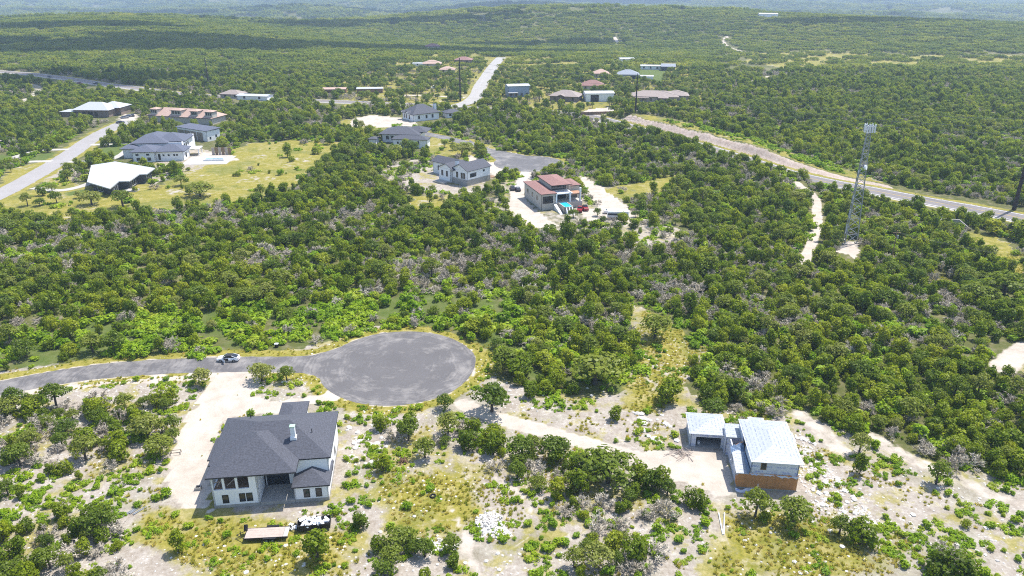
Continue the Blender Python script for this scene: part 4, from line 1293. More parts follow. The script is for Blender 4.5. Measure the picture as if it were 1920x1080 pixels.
H = simple('wide tan roofed house with several wings and a dark porch', 80, 509, -8, 30, 15, 3.6, M['stone'], M['shg_tan'], slope=.36, nwin=6)
roof_hip(H.o, 22, 38, 4, 20, 3.9, .36, M['shg_tan']); H.block(23, 37, 5, 19, -.5, 3.8, M['stone'])
mb = MB(); mb.box(2, 11, -3.5, -.1, 2.9, 3.2); mb.build('porch_roof', M['shg_tan'], H.o)
roof_hip(H.o, 17, 24, -5, 3, 3.4, .4, M['shg_tan'])
H = simple('pale grey blue house with a broad hip roof and garage', 86.5, 632, -6, 17, 13, 3.6, M['bluewall'], M['shg_grey'], slope=.45, big=(10, 15, 2.7))
H = simple('low white roofed shed next to the pale grey blue house', 105, 628, -6, 10, 8, 2.6, M['white'], M['whitemetal'], 'gx', .12, 0, 'shed', 'shed')
H = simple('small salmon tiled house behind the red roof', 68, 640, -3, 12, 11, 3.4, M['cream'], M['shg_salmon'], slope=.5)
H = simple('white house with flat bright roof beyond the pale grey one', 117, 705, -10, 18, 10, 3.2, M['white'], M['whitemetal'], 'gx', .1, 3)
H = simple('dark grey barn with gable roof near the flat bright roof', 134, 694, -10, 12, 11, 3.6, M['darkwall'], M['shg_grey'], 'gx', .35, 0, 'barn', 'barn')
H = simple('tan roofed long shed by the mown field', -111, 548, 6, 18, 8, 3.2, M['wood'], M['concrete2'] and M['whitemetal'], 'gx', .12, 2, 'shed', 'shed')
H = simple('pale salmon barn roof next to the long shed', -136, 550, 4, 16, 9, 2.6, M['wood'], M['shg_salmon'], 'gx', .15, 0, 'shed', 'shed')
for (lb, px, py, w, d, h, wl, rf) in (
    ('pinkish roofed house behind trees near the top of the straight road', 810, 127, 16, 12, 3.2, 'cream', 'shg_salmon'),
    ('brown roofed house beside the straight road', 868, 119, 16, 12, 3.2, 'brownwall', 'shg_red'),
    ('low white outbuilding left of the brown roofed house', 792, 125, 18, 7, 2.6, 'white', 'whitemetal'),
    ('tan cottage roof peeping out of oaks beside the tall dark pole', 838, 139, 12, 10, 3.0, 'cream', 'shg_salmon'),
    ('isolated red roofed house on the wooded slope above the straight road', 812, 93, 18, 14, 3.4, 'cream', 'shg_red'),
    ('white roofed house beyond the salmon one', 1176, 117, 14, 10, 3.0, 'white', 'whitemetal'),
    ('small grey cottage hidden in the woods beside the highway', 433, 184, 14, 10, 2.8, 'stone', 'shg_tan'),
    ('long white roofed shed in the woods beside the highway', 475, 187, 22, 9, 2.8, 'white', 'whitemetal'),
    ('tiny white building on a far ridge', 1440, 32, 30, 16, 5, 'white', 'whitemetal'),
    ('lone white house deep in the blue distance', 1573, 10, 50, 22, 7, 'white', 'whitemetal'),
):
    q = G(px, py)
    simple(lb, q[0] - w / 2, q[1], random.uniform(-12, 12), w, d, h, M[wl], M[rf], 'hip' if 'shg' in rf else 'gx', .4 if 'shg' in rf else .15, 2)

# ---------------------------------------------------------------- lattice tower, poles and wires
tx, ty = 104.8, 220.4
tw = thing('lattice_tower', 'tall galvanised three legged lattice tower with antennas on a pale gravel pad', 'tower', (tx, ty, 0), R(12))
TH = 36.0
def leg_at(k, z):
    r = 2.5 + (0.62 - 2.5) * (z / TH)
    a = R(90 + 120 * k)
    return Vector((r * math.cos(a), r * math.sin(a), z))
for k in range(3):
    mb = MB(); mb.bar(leg_at(k, 0), leg_at(k, TH), .19, .12, 6); mb.build('leg', M['galv'], tw)
    mb = MB(); p = leg_at(k, 0); mb.box(p.x - .6, p.x + .6, p.y - .6, p.y + .6, -.3, .35); mb.build('footing', M['concrete2'], tw)
zs = [0.3]
while zs[-1] < TH - 1:
    zs.append(min(TH - .2, zs[-1] + max(1.3, 2.7 - zs[-1] * .04)))
for i in range(len(zs) - 1):
    for k in range(3):
        a, b_ = (k, (k + 1) % 3) if i % 2 == 0 else ((k + 1) % 3, k)
        mb = MB(); mb.bar(leg_at(a, zs[i]), leg_at(b_, zs[i + 1]), .095, n=4); mb.build('brace', M['galv'], tw)
        if i % 2 == 0:
            mb = MB(); mb.bar(leg_at(k, zs[i + 1]), leg_at((k + 1) % 3, zs[i + 1]), .075, n=4); mb.build('brace', M['galv'], tw)
pf = MB()
pr = [Vector((1.75 * math.cos(R(90 + 120 * k)), 1.75 * math.sin(R(90 + 120 * k)), 0)) for k in range(3)]
for zz in (TH - 1.6, TH + .1):
    for k in range(3):
        pf.bar(pr[k] + Vector((0, 0, zz)), pr[(k + 1) % 3] + Vector((0, 0, zz)), .07, n=4)
        pf.bar(Vector((0, 0, zz)), pr[k] + Vector((0, 0, zz)), .06, n=4)
pf.build('platform', M['galv'], tw)
for k in range(3):
    for j in range(4):
        q = pr[k].lerp(pr[(k + 1) % 3], .1 + .27 * j); n = (pr[k] + pr[(k + 1) % 3]).normalized()
        q = q + n * .25
        mb = MB(); mb.obox((q.x, q.y), (-n.y, n.x), .17, .09, TH - 1.7, TH + .5 + .2 * (j % 2)); mb.build('antenna', M['white'], tw)
mb = MB(); mb.bar((0.2, -.9, 24), (.5, -1.35, 24.1), .75, .75, 12); mb.build('dish', M['white'], tw)
mb = MB(); mb.bar((0, 0, TH), (0, 0, TH + 1.6), .04, n=4); mb.build('lightning_rod', M['galv'], tw)
FOOT.append(W([(1552, 482), (1580, 450), (1622, 450), (1618, 480), (1604, 506), (1572, 500)]))

def steel_pole(label, x, y, h, r0, arms=True):
    p = thing('transmission_pole', label, 'utility pole', (x, y, float(land(x, y))), 0, 'tall dark transmission poles')
    mb = MB(); mb.bar((0, 0, -.5), (0, 0, h), r0, r0 * .45, 10); mb.build('pole', M['rust'], p)
    tips = []
    for j, s in enumerate((1, -1, 1)):
        z = h - 1.5 - 2.6 * j
        a = Vector((0, 0, z)); c = Vector((s * 1.1 * math.cos(.9), s * 1.1 * math.sin(.9), z + .3))
        mb = MB(); mb.bar(a, c, .12, .08, 5); mb.build('insulator', M['galv'], p)
        tips.append(Vector((x, y, p.location.z)) + c)
    return tips
P1 = steel_pole('thick dark steel pole at the bend of the highway verge, leaning out of frame', 178.5, 256, 33, .75)
P2 = steel_pole('dark steel pole in front of the wide tan roofed house', 73, 448, 23, .55)
P3 = steel_pole('tallest looking dark pole beside the foot of the pale straight road', -34.6, 511, 28, .62)
P4 = steel_pole('slender dark pole alone in the woods above the villa', -228, 577, 22, .55)
def wire(a, b, sag, label, r=.065):
    n = 26; mb = MB()
    pts = [a.lerp(b, k / n) - Vector((0, 0, sag * 4 * (k / n) * (1 - k / n))) for k in range(n + 1)]
    for p, q in zip(pts[:-1], pts[1:]):
        mb.bar(p, q, r, n=3, caps=False)
    o = mb.build('power_line', M['wirem'])
    tag(o, label, 'power line', 'wires of the transmission line')
P0 = [p + Vector((150, -120, 0)) for p in P1]
for nm, i in (('top', 0), ('middle', 1), ('bottom', 2)):
    wire(P1[i], P2[i], 5.5, f'{nm} wire slung from the thick verge pole to the pole by the tan house')
    wire(P2[i], P3[i], 2.5, f'{nm} wire slung between the tan house pole and the straight road pole')
    wire(P3[i], P4[i], 3.5, f'{nm} wire slung from the straight road pole to the lone woodland pole')
    wire(P1[i], P0[i], 4, f'{nm} wire leaving the thick verge pole towards the frame edge')
up = thing('utility_pole', 'short wooden utility pole with a crossarm in the woods below the tower', 'utility pole', (111, 205, 0))
mb = MB(); mb.bar((0, 0, -.3), (0, 0, 9), .17, .12, 7); mb.build('pole', M['wood'], up)
mb = MB(); mb.box(-1.1, 1.1, -.07, .07, 8.2, 8.4); mb.build('crossarm', M['wood'], up)
mb = MB(); mb.bar((.35, -.3, 6.6), (.35, -.3, 7.6), .25, n=8); mb.build('transformer', M['galv'], up)
up2 = thing('utility_pole', 'second short wooden pole half sunk in the crowns beside the field', 'utility pole', (146, 178, 0))
mb = MB(); mb.bar((0, 0, -.3), (0, 0, 9), .17, .12, 7); mb.build('pole', M['wood'], up2)
mb = MB(); mb.box(-1.1, 1.1, -.07, .07, 8.2, 8.4); mb.build('crossarm', M['wood'], up2)
for s, nm in ((-.6, 'nearer'), (.6, 'farther')):
    wire(Vector((111 + s, 205, 8.45)), Vector((146 + s, 178, 8.45)), .9, f'{nm} thin wire between the two short wooden poles', .012)

# ---------------------------------------------------------------- vehicles
def car(label, x, y, rz, paint, Lc=4.7, Wc=1.86, Hc=1.45, roofm=None, open_door=False, kind='car', pickup=False):
    c = thing('pickup_truck' if pickup else 'car', label, 'pickup' if pickup else 'car', (x, y, float(land(x, y)) + .04), R(rz), 'cars and pickups standing about')
    h = Hc
    if pickup:
        S = [(-.5, .86, .45, 1.05), (-.48, .96, .38, 1.12), (-.1, .98, .36, 1.14), (.18, .98, .34, 1.14), (.4, .95, .36, 1.1), (.47, .9, .4, 1.0), (.5, .78, .45, .85)]
    else:
        S = [(-.5, .66, .38, .78), (-.47, .86, .27, .95), (-.36, .97, .2, 1.0), (-.1, 1.0, .18, .97), (.2, .99, .18, .93), (.36, .96, .2, .84), (.46, .86, .24, .70), (.5, .66, .32, .58)]
    mb = MB(); rings = []
    for u, w, zb, zt in S:
        w = w * Wc / 2; zm = (zb + zt) / 2 + .05
        rings.append([(u * Lc, -w * .9, zb), (u * Lc, w * .9, zb), (u * Lc, w, zm), (u * Lc, w * .86, zt), (u * Lc, -w * .86, zt), (u * Lc, -w, zm)])
    for a, b_ in zip(rings[:-1], rings[1:]):
        for k in range(6):
            mb.face([a[k], b_[k], b_[(k + 1) % 6], a[(k + 1) % 6]])
    mb.face(rings[0]); mb.face(list(reversed(rings[-1])))
    body = mb.build('body', paint, c, None)
    G0 = [(-.02, .62), (.24, .74), (.24, .74)] if pickup else None
    xa, xb, ta, tb = (-.12, .24, -.06, .12) if pickup else (-.45, .25, -.2, .07)
    zb_ = 1.1 if pickup else .93
    wb, wt = Wc * .43, Wc * .34
    B = [(xa * Lc, -wb, zb_), (xb * Lc, -wb, zb_ - .04), (xb * Lc, wb, zb_ - .04), (xa * Lc, wb, zb_)]
    T_ = [(ta * Lc, -wt, h - .05), (tb * Lc, -wt, h - .05), (tb * Lc, wt, h - .05), (ta * Lc, wt, h - .05)]
    mb = MB()
    for k in range(4):
        mb.face([B[k], B[(k + 1) % 4], T_[(k + 1) % 4], T_[k]])
    mb.face(T_)
    mb.build('cabin_glass', M['glass'], c)
    e = .06
    mb = MB()
    U = [(ta * Lc - e, -wt - .02, h - .06), (tb * Lc + e, -wt - .02, h - .06), (tb * Lc + e, wt + .02, h - .06), (ta * Lc - e, wt + .02, h - .06)]
    V = [(ta * Lc + .1, -wt + .1, h), (tb * Lc - .1, -wt + .1, h), (tb * Lc - .1, wt - .1, h), (ta * Lc + .1, wt - .1, h)]
    mb.face(V)
    for k in range(4):
        mb.face([U[k], U[(k + 1) % 4], V[(k + 1) % 4], V[k]])
    mb.build('roof', roofm or paint, c)
    # roof pillars in body colour
    for s in (-1, 1):
        mb = MB()
        mb.bar((xa * Lc, s * wb, zb_), (ta * Lc, s * (wt + .02), h - .06), .05, n=4); mb.bar((xb * Lc, s * wb, zb_ - .04), (tb * Lc, s * (wt + .02), h - .06), .04, n=4)
        mb.build('pillar', paint, c)
    for u in (-.3, .31):
        for s in (-1, 1):
            y0 = s * (Wc / 2 - .22); y1 = s * (Wc / 2 + .01)
            w = MB(); w.bar((u * Lc, y0, .34), (u * Lc, y1, .34), .34, n=14); wo_ = w.build('wheel', M['tyre'], c)
            w = MB(); w.bar((u * Lc, y1, .34), (u * Lc, y1 + s * .015, .34), .2, n=10); w.build('rim', M['galv'], wo_)
    for s in (-1, 1):
        mb = MB(); mb.box(Lc * .455, Lc * .487, s * Wc * .32 - .16, s * Wc * .32 + .16, .6, .72); mb.build('headlight', M['lamp'], c)
        mb = MB(); mb.box(-Lc * .5 - .01, -Lc * .478, s * Wc * .33 - .14, s * Wc * .33 + .14, .72, .86); mb.build('tail_light', M['carred'], c)
    if open_door:
        s = open_door
        hx = .17 * Lc
        mb = MB()
        d = Vector((-math.cos(R(58)), s * math.sin(R(58)), 0)); p = Vector((hx, s * Wc * .5, 0))
        mb.obox((p + d * .55)[:2], (d.x, d.y), .55, .06, .32, .9); do = mb.build('door', paint, c, 'front door standing wide open')
        mb = MB(); mb.obox((p + d * .6)[:2], (d.x, d.y), .42, .03, .9, 1.22); mb.build('door_window', M['glass'], do)
        mb = MB(); mb.box(hx - 1.05, hx - .05, s * Wc * .5 - .05 if s > 0 else -Wc * .5 - .012, s * Wc * .5 + .012 if s > 0 else -Wc * .5 + .05, .34, .92); mb.build('doorway_dark_panel', M['black'], c)  # black box on the body side, coloured as the shaded interior
    return c
q = G(429, 676); car('white sedan with black roof and an open front door parked on the asphalt lane', q[0], q[1], 181, M['carwhite'], roofm=M['trim'], open_door=1)
q = G(961, 355); car('dark car left of its twin on the pale drive of the red roofed house', q[0], q[1], 97, M['cargrey'])
q = G(971, 357); car('silver topped car nearest the red roofed house on its pale drive', q[0], q[1], 99, M['cargrey'], roofm=M['carsilver'])
q = G(1087, 396); car('red pickup with white tailgate parked below the raised pool', q[0], q[1], 80, M['carred'], 5.2, 1.95, 1.8, pickup=True)
q = G(1097, 393); car('dark red open pickup beside the other red one', q[0], q[1], 95, M['carred'], 5.0, 1.95, 1.75, roofm=M['trim'], pickup=True)
q = G(150, 157); car('red car on the distant highway between two dark ones', q[0], q[1], -22, M['carred'])
q = G(94, 146); car('dark car leading on the distant highway', q[0], q[1], -22, M['cargrey'])
q = G(181, 158); car('black pickup trailing on the distant highway', q[0], q[1], -22, M['cargrey'], 5.6, 2, 1.9, pickup=True)
q = G(226, 231); car('dark grey car at the end of the pale street', q[0], q[1], 40, M['cargrey'])
for (a, b_, lb) in ((234, 222, 'dark red car nearest the brown stone house'), (241, 219, 'black car in the row by the brown stone house'), (249, 218, 'grey car beside the black one by the brown stone house')):
    q = G(a, b_); car(lb, q[0], q[1], random.uniform(0, 180), random.choice([M['cargrey'], M['carred'], M['carsilver']]))
q = G(1052, 195); car('dark pickup in front of the tan ranch house', q[0], q[1], 10, M['cargrey'], 5.6, 2, 1.9, pickup=True)
q = G(1166, 215); car('black car under trees right of the brown fence', q[0], q[1], 5, M['cargrey'])
q = G(813, 166); car('white pickup on the mown field by the dark pole', q[0], q[1], 0, M['carwhite'], 6.5, 2.2, 2.2, pickup=True)
q = G(348, 322); car('dark car in the court of the slate blue roofed house', q[0] - 6, q[1] + 8, 80, M['cargrey'])

def wheelset(parent, spots, r=.36, w=.26):
    for x, y in spots:
        mb = MB(); mb.bar((x, y - w / 2, r), (x, y + w / 2, r), r, n=12); k = mb.build('wheel', M['tyre'], parent)
        mb = MB(); mb.bar((x, y - w / 2 - .01, r), (x, y + w / 2 + .01, r), r * .5, n=8); mb.build('rim', M['galv'], k)

q = G(503, 1006); fl = thing('flatbed_trailer', 'empty flatbed trailer with pale plank deck and black wheels on the grass', 'trailer', (q[0], q[1], 0), R(4.5))
for k in range(9):
    mb = MB(); y0 = -1.05 + k * .235; mb.box(-3.1, 2.35, y0, y0 + .222, .72, .77 + random.uniform(-.006, .006)); mb.build('plank', M['palewood'], fl)
mb = MB(); mb.box(2.38, 3.05, -1.05, 1.06, .70, .76); mb.build('ramp_plate', M['concrete2'], fl)
mb = MB(); mb.box(-3.14, 3.1, -1.14, -1.06, .52, .78); mb.box(-3.14, 3.1, 1.07, 1.15, .52, .78); mb.box(-3.22, -3.14, -1.14, 1.15, .52, .8); mb.box(-3.0, 3.0, -.5, -.35, .5, .7); mb.box(-3.0, 3.0, .35, .5, .5, .7)
mb.bar((-3.2, -.9, .6), (-4.5, 0, .55), .07, n=4); mb.bar((-3.2, .9, .6), (-4.5, 0, .55), .07, n=4); mb.build('frame', M['black'], fl)
wheelset(fl, [(.1, -1.32), (.95, -1.32), (.1, 1.32), (.95, 1.32)])
for s in (-1, 1):
    mb = MB(); mb.prism([(-.4, s * 1.32 - .2), (1.45, s * 1.32 - .2), (1.45, s * 1.32 + .2), (-.4, s * 1.32 + .2)], .76, .84); mb.build('fender', M['black'], fl)
mb = MB(); mb.bar((-3.9, 0, .1), (-3.9, 0, 1.3), .06, n=6); mb.build('jack', M['black'], fl)
mb = MB(); mb.bar((-3.3, .62, .78), (-3.3, 1.08, 1.5), .3, .3, 10); mb.build('spare_wheel', M['tyre'], fl)

q = G(590, 989); dt = thing('utility_trailer', 'black high sided trailer heaped with white foam scraps beside the house', 'trailer', (q[0], q[1], 0), R(9))
mb = MB()
mb.wall((-2.4, -1), (2.4, -1), .45, 1.25, .08); mb.wall((2.4, -1), (2.4, 1), .45, 1.25, .08); mb.wall((2.4, 1), (-2.4, 1), .45, 1.25, .08); mb.wall((-2.4, 1), (-2.4, -1), .45, 1.25, .08)
mb.build('side_wall', M['black'], dt)
mb = MB(); mb.box(-2.32, 2.32, -.92, .92, .42, .5); mb.build('bed', M['black'], dt)
mb = MB(); mb.bar((-2.4, -.7, .5), (-3.5, 0, .5), .07, n=4); mb.bar((-2.4, .7, .5), (-3.5, 0, .5), .07, n=4); mb.bar((-3.4, 0, .05), (-3.4, 0, 1.0), .06, n=6); mb.build('tongue', M['black'], dt)
wheelset(dt, [(-.1, -1.18), (.75, -1.18), (-.1, 1.18), (.75, 1.18)])
Mx = Matrix.Translation((q[0], q[1], 0)) @ Matrix.Rotation(R(9), 4, 'Z')
scr = []
for k in range(30):
    mb = MB(); a, b_, c_ = random.uniform(.25, .65), random.uniform(.18, .42), random.uniform(.08, .25)
    vs = [(sx * a * random.uniform(.7, 1), sy * b_ * random.uniform(.7, 1)) for sx, sy in ((-1, -1), (1, -1), (1, 1), (-1, 1))]
    mb.prism(vs, 0, c_)
    out = k > 25; blk = k % 7 == 0
    o = mb.build('foam_scrap', M['black'] if blk else M['foam'])
    lo = Vector((random.uniform(-2.0, 2.0), random.uniform(-.75, .75), random.uniform(.75, 1.3))) if not out else Vector((random.uniform(-3.6, -2.7), random.uniform(0.2, 1.5), .04))
    o.location = Mx @ lo; o.rotation_euler = (random.uniform(-.5, .5) * (not out), random.uniform(-.5, .5) * (not out), random.uniform(0, 6))
    scr.append((('on the ground' if out else ('along the house side' if lo.y > .25 else ('along the near side' if lo.y < -.25 else 'down the middle')) + ' of the trailer heap'), lo.x, blk, o))
for key in sorted({(q_[0], q_[2]) for q_ in scr}):
    for n_, q_ in enumerate(sorted([q_ for q_ in scr if (q_[0], q_[2]) == key], key=lambda t_: t_[1])):
        tag(q_[3], f"{'black plastic' if key[1] else 'white foam'} scrap, {['first', 'second', 'third', 'fourth', 'fifth', 'sixth', 'seventh', 'eighth', 'ninth', 'tenth', 'eleventh', 'twelfth'][n_]} from the tongue, {key[0]}", 'scrap', 'scraps in and around the black trailer')

q = G(1158, 410); cm = thing('camper_trailer', 'white camper trailer at the clearing edge below the red roofed house', 'trailer', (q[0], q[1], 0), R(-4))
mb = MB(); mb.prism([(-3.6, -1.2), (3.4, -1.2), (3.8, -.6), (3.8, .6), (3.4, 1.2), (-3.6, 1.2)], .6, 2.9); mb.build('body', M['white'], cm)
mb = MB(); mb.box(-3.4, 3.3, -1.22, -1.19, 1.5, 2.2); mb.build('window_band', M['glass'], cm)
mb = MB(); mb.box(-3.6, 3.5, -1.23, -1.2, .75, 1.0); mb.build('stripe', M['carsilver'], cm)
mb = MB(); mb.box(-.5, .5, -.4, .4, 2.9, 3.15); mb.build('roof_unit', M['white'], cm)
wheelset(cm, [(-.5, -1.15), (.5, -1.15), (-.5, 1.15), (.5, 1.15)])
q = G(1150, 400); bt = thing('boat_trailer', 'low white boat on a trailer parked behind the camper', 'trailer', (q[0], q[1], 0), R(-3))
mb = MB(); mb.prism([(-3.4, -1.0), (1.8, -1.1), (3.8, 0), (1.8, 1.1), (-3.4, 1.0)], .5, 1.3); mb.build('hull', M['white'], bt)
mb = MB(); mb.prism([(-2.8, -.7), (1.2, -.75), (2.2, 0), (1.2, .75), (-2.8, .7)], 1.3, 1.36); mb.build('cockpit', M['cargrey'], bt)
wheelset(bt, [(-.6, -1.15), (-.6, 1.15)], .33)

add_foot(fl, [(-4.6, 3.2, -1.6, 1.6)], .5); add_foot(dt, [(-3.6, 2.6, -1.4, 1.4)], .5)

# ---------------------------------------------------------------- small things about the building sites
def box_thing(name, label, cat, px, py, rz, parts, group=None):
    q = G(px, py); t = thing(name, label, cat, (q[0], q[1], 0), R(rz), group)
    for nm, bx, mt in parts:
        mb = MB(); mb.box(*bx); mb.build(nm, mt, t)
    return t
box_thing('septic_riser', 'square concrete riser box in the caliche left of the white house', 'riser', 372, 917, 5, [('wall', (-.45, .45, -.45, -.33, 0, .5), M['concrete']), ('wall', (-.45, .45, .33, .45, 0, .5), M['concrete']), ('wall', (-.45, -.33, -.33, .33, 0, .5), M['concrete']), ('wall', (.33, .45, -.33, .33, 0, .5), M['concrete']), ('cover', (-.33, .33, -.33, .33, .2, .3), M['black'])])
sh_ = box_thing('sawhorse', 'rusty metal sawhorse frame lying on the caliche drive', 'sawhorse', 330, 851, 12, [])
for a, b_ in (((-.8, -.4, .5), (.8, -.4, .5)), ((-.8, .4, .5), (.8, .4, .5)), ((-.8, -.4, .5), (-.8, .4, .5)), ((.8, -.4, .5), (.8, .4, .5)), ((-.8, -.4, 0), (-.8, -.4, .5)), ((.8, -.4, 0), (.8, -.4, .5)), ((-.8, .4, 0), (-.8, .4, .5)), ((.8, .4, 0), (.8, .4, .5))):
    mb = MB(); mb.bar(a, b_, .045, n=4); mb.build('bar', M['rust'], sh_)
for k, (px, py, a) in enumerate(((240, 962, 62), (247, 958, 68), (255, 956, 64), (262, 958, 60))):
    q = G(px, py); mb = MB(); mb.box(-1.1, 1.1, -.17, .17, 0, .06); mb.face([(-1.1, 0, .1), (1.1, 0, .1), (1.1, .1, .08), (-1.1, .1, .08)])
    o = mb.build('metal_sheet', M['galv']); o.location = (q[0], q[1], .03 + .012 * k); o.rotation_euler = (R(2 * k - 3), R(2), R(a))
    tag(o, ['outermost long grey metal sheet on the ground by the woods', 'second grey metal sheet from the woods', 'third grey metal sheet from the woods', 'grey metal sheet nearest the white house in its row of four'][k], 'metal sheet', 'grey metal sheets laid out by the woods')
for a, b_, lb in (((1347, 962), (1355, 1003), 'white plastic pipe that is the slanted arm of the V below the orange wall'),
                  ((1358, 963), (1357, 1003), 'white plastic pipe that is the upright arm of the V below the orange wall')):
    A_, B_ = G(*a), G(*b_)
    mb = MB(); mb.bar((A_[0], A_[1], .16), (B_[0], B_[1], .10), .085, n=8); o = mb.build('plastic_pipe', M['white']); tag(o, lb, 'pipe', 'white plastic pipes')
q = G(812, 931); mb = MB()
nR, nr = 18, 6
tv = [[((.42 + .13 * math.cos(b_)) * math.cos(a), (.42 + .13 * math.cos(b_)) * math.sin(a), .13 + .13 * math.sin(b_)) for b_ in [2 * math.pi * j / nr for j in range(nr)]] for a in [2 * math.pi * i / nR for i in range(nR)]]
for i in range(nR):
    for j in range(nr):
        mb.face([tv[i][j], tv[(i + 1) % nR][j], tv[(i + 1) % nR][(j + 1) % nr], tv[i][(j + 1) % nr]])
o = mb.build('old_tyre', M['tyre'], None, None, True); o.location = (q[0], q[1], .01); tag(o, 'old black tyre lying on stony ground in front of the oaks', 'tyre')
box_thing('junction_box', 'small dark junction box with a white lid north of the lane', 'box', 519, 651, 0, [('body', (-.35, .35, -.3, .3, 0, .8), M['black']), ('lid', (-.4, .4, -.34, .34, .8, .92), M['white'])])
box_thing('junction_box', 'dark green utility box in the grass beside the upper turning circle', 'box', 961, 279, 0, [('body', (-1, 1, -.6, .6, 0, 1.5), M['black']), ('lid', (-1.05, 1.05, -.65, .65, 1.5, 1.6), M['darkwall'])])
box_thing('junction_box', 'low white utility box left of the dark green one', 'box', 952, 277, 0, [('body', (-.7, .7, -.5, .5, 0, .9), M['white']), ('lid', (-.75, .75, -.55, .55, .9, 1.0), M['galv'])])
ab = box_thing('yard_post', 'dark stump like post on a round white base in the front yard', 'post', 998, 335, 0, [])
mb = MB(); mb.bar((0, 0, 0), (0, 0, .25), 1.6, n=16); mb.build('base', M['concrete2'], ab)
mb = MB(); mb.bar((0, 0, .25), (0, 0, 2.6), .25, n=8); mb.build('post', M['black'], ab)
fe = thing('fence', 'brown panel fence curving in front of the white barn', 'fence', (41, 455, 0), R(10))
for k in range(9):
    mb = MB(); mb.box(k * 2.6, k * 2.6 + 2.45, -.05, .05, .1, 1.9); mb.build('panel', M['wood'], fe)
    mb = MB(); mb.box(k * 2.6 - .12, k * 2.6, -.08, .08, 0, 2.1); mb.build('post', M['wood'], fe)
cv = thing('culvert', 'dark round culvert mouth in a stone headwall below the highway', 'culvert', tuple(G(1780, 424)) + (0,), R(-14))
mb = MB(); mb.wall((-2.6, 0), (2.6, 0), -.5, 2.4, .4, [(1.5, 3.7, .0, 1.9)]); mb.build('headwall', M['stone'], cv)
mb = MB(); mb.box(-1.1, 1.1, .35, .45, -.2, 1.95); mb.build('opening', M['black'], cv)  # black sheet closing the hole, painted in place of the shade inside
for s in (-1, 1):
    mb = MB(); mb.prism([(s * 2.6, 0), (s * 4.8, -2.2), (s * 4.8, -1.9), (s * 2.6, .35)][::s], -.5, lambda x, y: 2.3 + y * .7); mb.build('wing_wall', M['stone'], cv)

# ---------------------------------------------------------------- plants: prototypes
def leaf_mesh(name, lobes, n, size, mat, seed, trunk=None, flat=0.0, up=0.25):
    r = np.random.default_rng(seed)
    lob = np.array(lobes, float)
    wgt = lob[:, 3] * lob[:, 4] + lob[:, 3] * lob[:, 5]; wgt /= wgt.sum()
    k = r.choice(len(lob), n, p=wgt)
    d = r.normal(size=(n, 3)); d[:, 2] += up; d /= np.linalg.norm(d, axis=1)[:, None]
    rad = 0.62 + 0.42 * r.random(n) ** 0.6 + 0.22 * (r.random(n) > .9)
    c = lob[k, :3] + d * lob[k, 3:6] * rad[:, None]
    c[:, 2] = np.maximum(c[:, 2], 0.03)
    nn = d / lob[k, 3:6]; nn /= np.linalg.norm(nn, axis=1)[:, None]
    nn = nn + r.normal(size=(n, 3)) * 0.42; nn[:, 2] += flat + .25; nn /= np.linalg.norm(nn, axis=1)[:, None]
    t = np.cross(nn, r.normal(size=(n, 3))); t /= np.linalg.norm(t, axis=1)[:, None]
    b_ = np.cross(nn, t)
    s = size * (0.55 + 0.8 * r.random(n))[:, None]; asp = (0.55 + 0.4 * r.random(n))[:, None]
    j = lambda: (0.75 + 0.5 * r.random(n))[:, None]
    q = np.stack([c - t * s * j(), c - b_ * s * asp * j(), c + t * s * j() + nn * s * .2, c + b_ * s * asp * j()], 1).reshape(-1, 3)
    f = np.arange(4 * n).reshape(-1, 4)
    me = bpy.data.meshes.new(name)
    V = q; F = [tuple(x) for x in f.tolist()]
    me.from_pydata(V.tolist(), [], F)
    me.materials.append(mat)
    me.update()
    return me

def trunk_mesh(name, limbs, seed):
    mb = MB()
    for a, b_, r0, r1 in limbs:
        mb.bar(a, b_, r0, r1, 5, False)
    return mb.mesh(name, M['bark'])

def join_mesh(name, a, b_):
    """One mesh out of trunk a and crown b (for the woods that nobody could count)."""
    V = [tuple(v.co) for v in a.vertices] + [tuple(v.co) for v in b_.vertices]; n = len(a.vertices)
    F = [tuple(p.vertices) for p in a.polygons] + [tuple(i + n for i in p.vertices) for p in b_.polygons]
    me = bpy.data.meshes.new(name); me.from_pydata(V, [], F)
    me.materials.append(a.materials[0]); me.materials.append(b_.materials[0])
    me.polygons.foreach_set('material_index', np.array([0] * len(a.polygons) + [1] * len(b_.polygons), dtype=np.int32))
    me.update()
    return me

PR = random.Random(11)
U = PR.uniform
JUN, OAK, SHB, DED, TUF, GRV, RCK = [], [], [], [], [], [], []
JSHAPE = ['rounded', 'lopsided', 'upright', 'broad', 'ragged', 'pointed']
for i in range(6):
    hh = (3.6, 3.4, 4.6, 3.3, 3.8, 4.9)[i]; ww = (1.0, 1.05, .82, 1.15, 1.0, .75)[i]
    lob = [(0, 0, hh * .48, 1.35 * ww, 1.35 * ww, hh * .44)]
    for k in range(11):
        a = U(0, 6.28); z = U(.18, .82) * hh; rr = ww * (1.35 - .9 * max(0, z / hh - .4)) * U(.7, 1.0)
        s = U(.5, .85)
        lob.append((rr * math.cos(a) + (.5 if i == 1 and math.cos(a) > 0 else 0), rr * math.sin(a), z, s, s, s * U(.8, 1.1)))
    if i == 5:
        lob.append((0, 0, hh * .85, .5, .5, .8))
    cr_ = leaf_mesh('crown', lob, 900, .205, M['juniper'], 100 + i)
    tr_ = trunk_mesh('trunk', [((0, 0, -.1), (.1, .05, hh * .5), .16, .09), ((.05, 0, .4), (.8, .4, 1.7), .08, .04), ((.05, 0, .5), (-.6, .6, 1.8), .08, .04)], i)
    JUN.append((tr_, cr_, join_mesh('juniper', tr_, cr_), 4.3 * ww))
OSHAPE = ['wide', 'clumpy', 'flat topped', 'airy', 'slender']
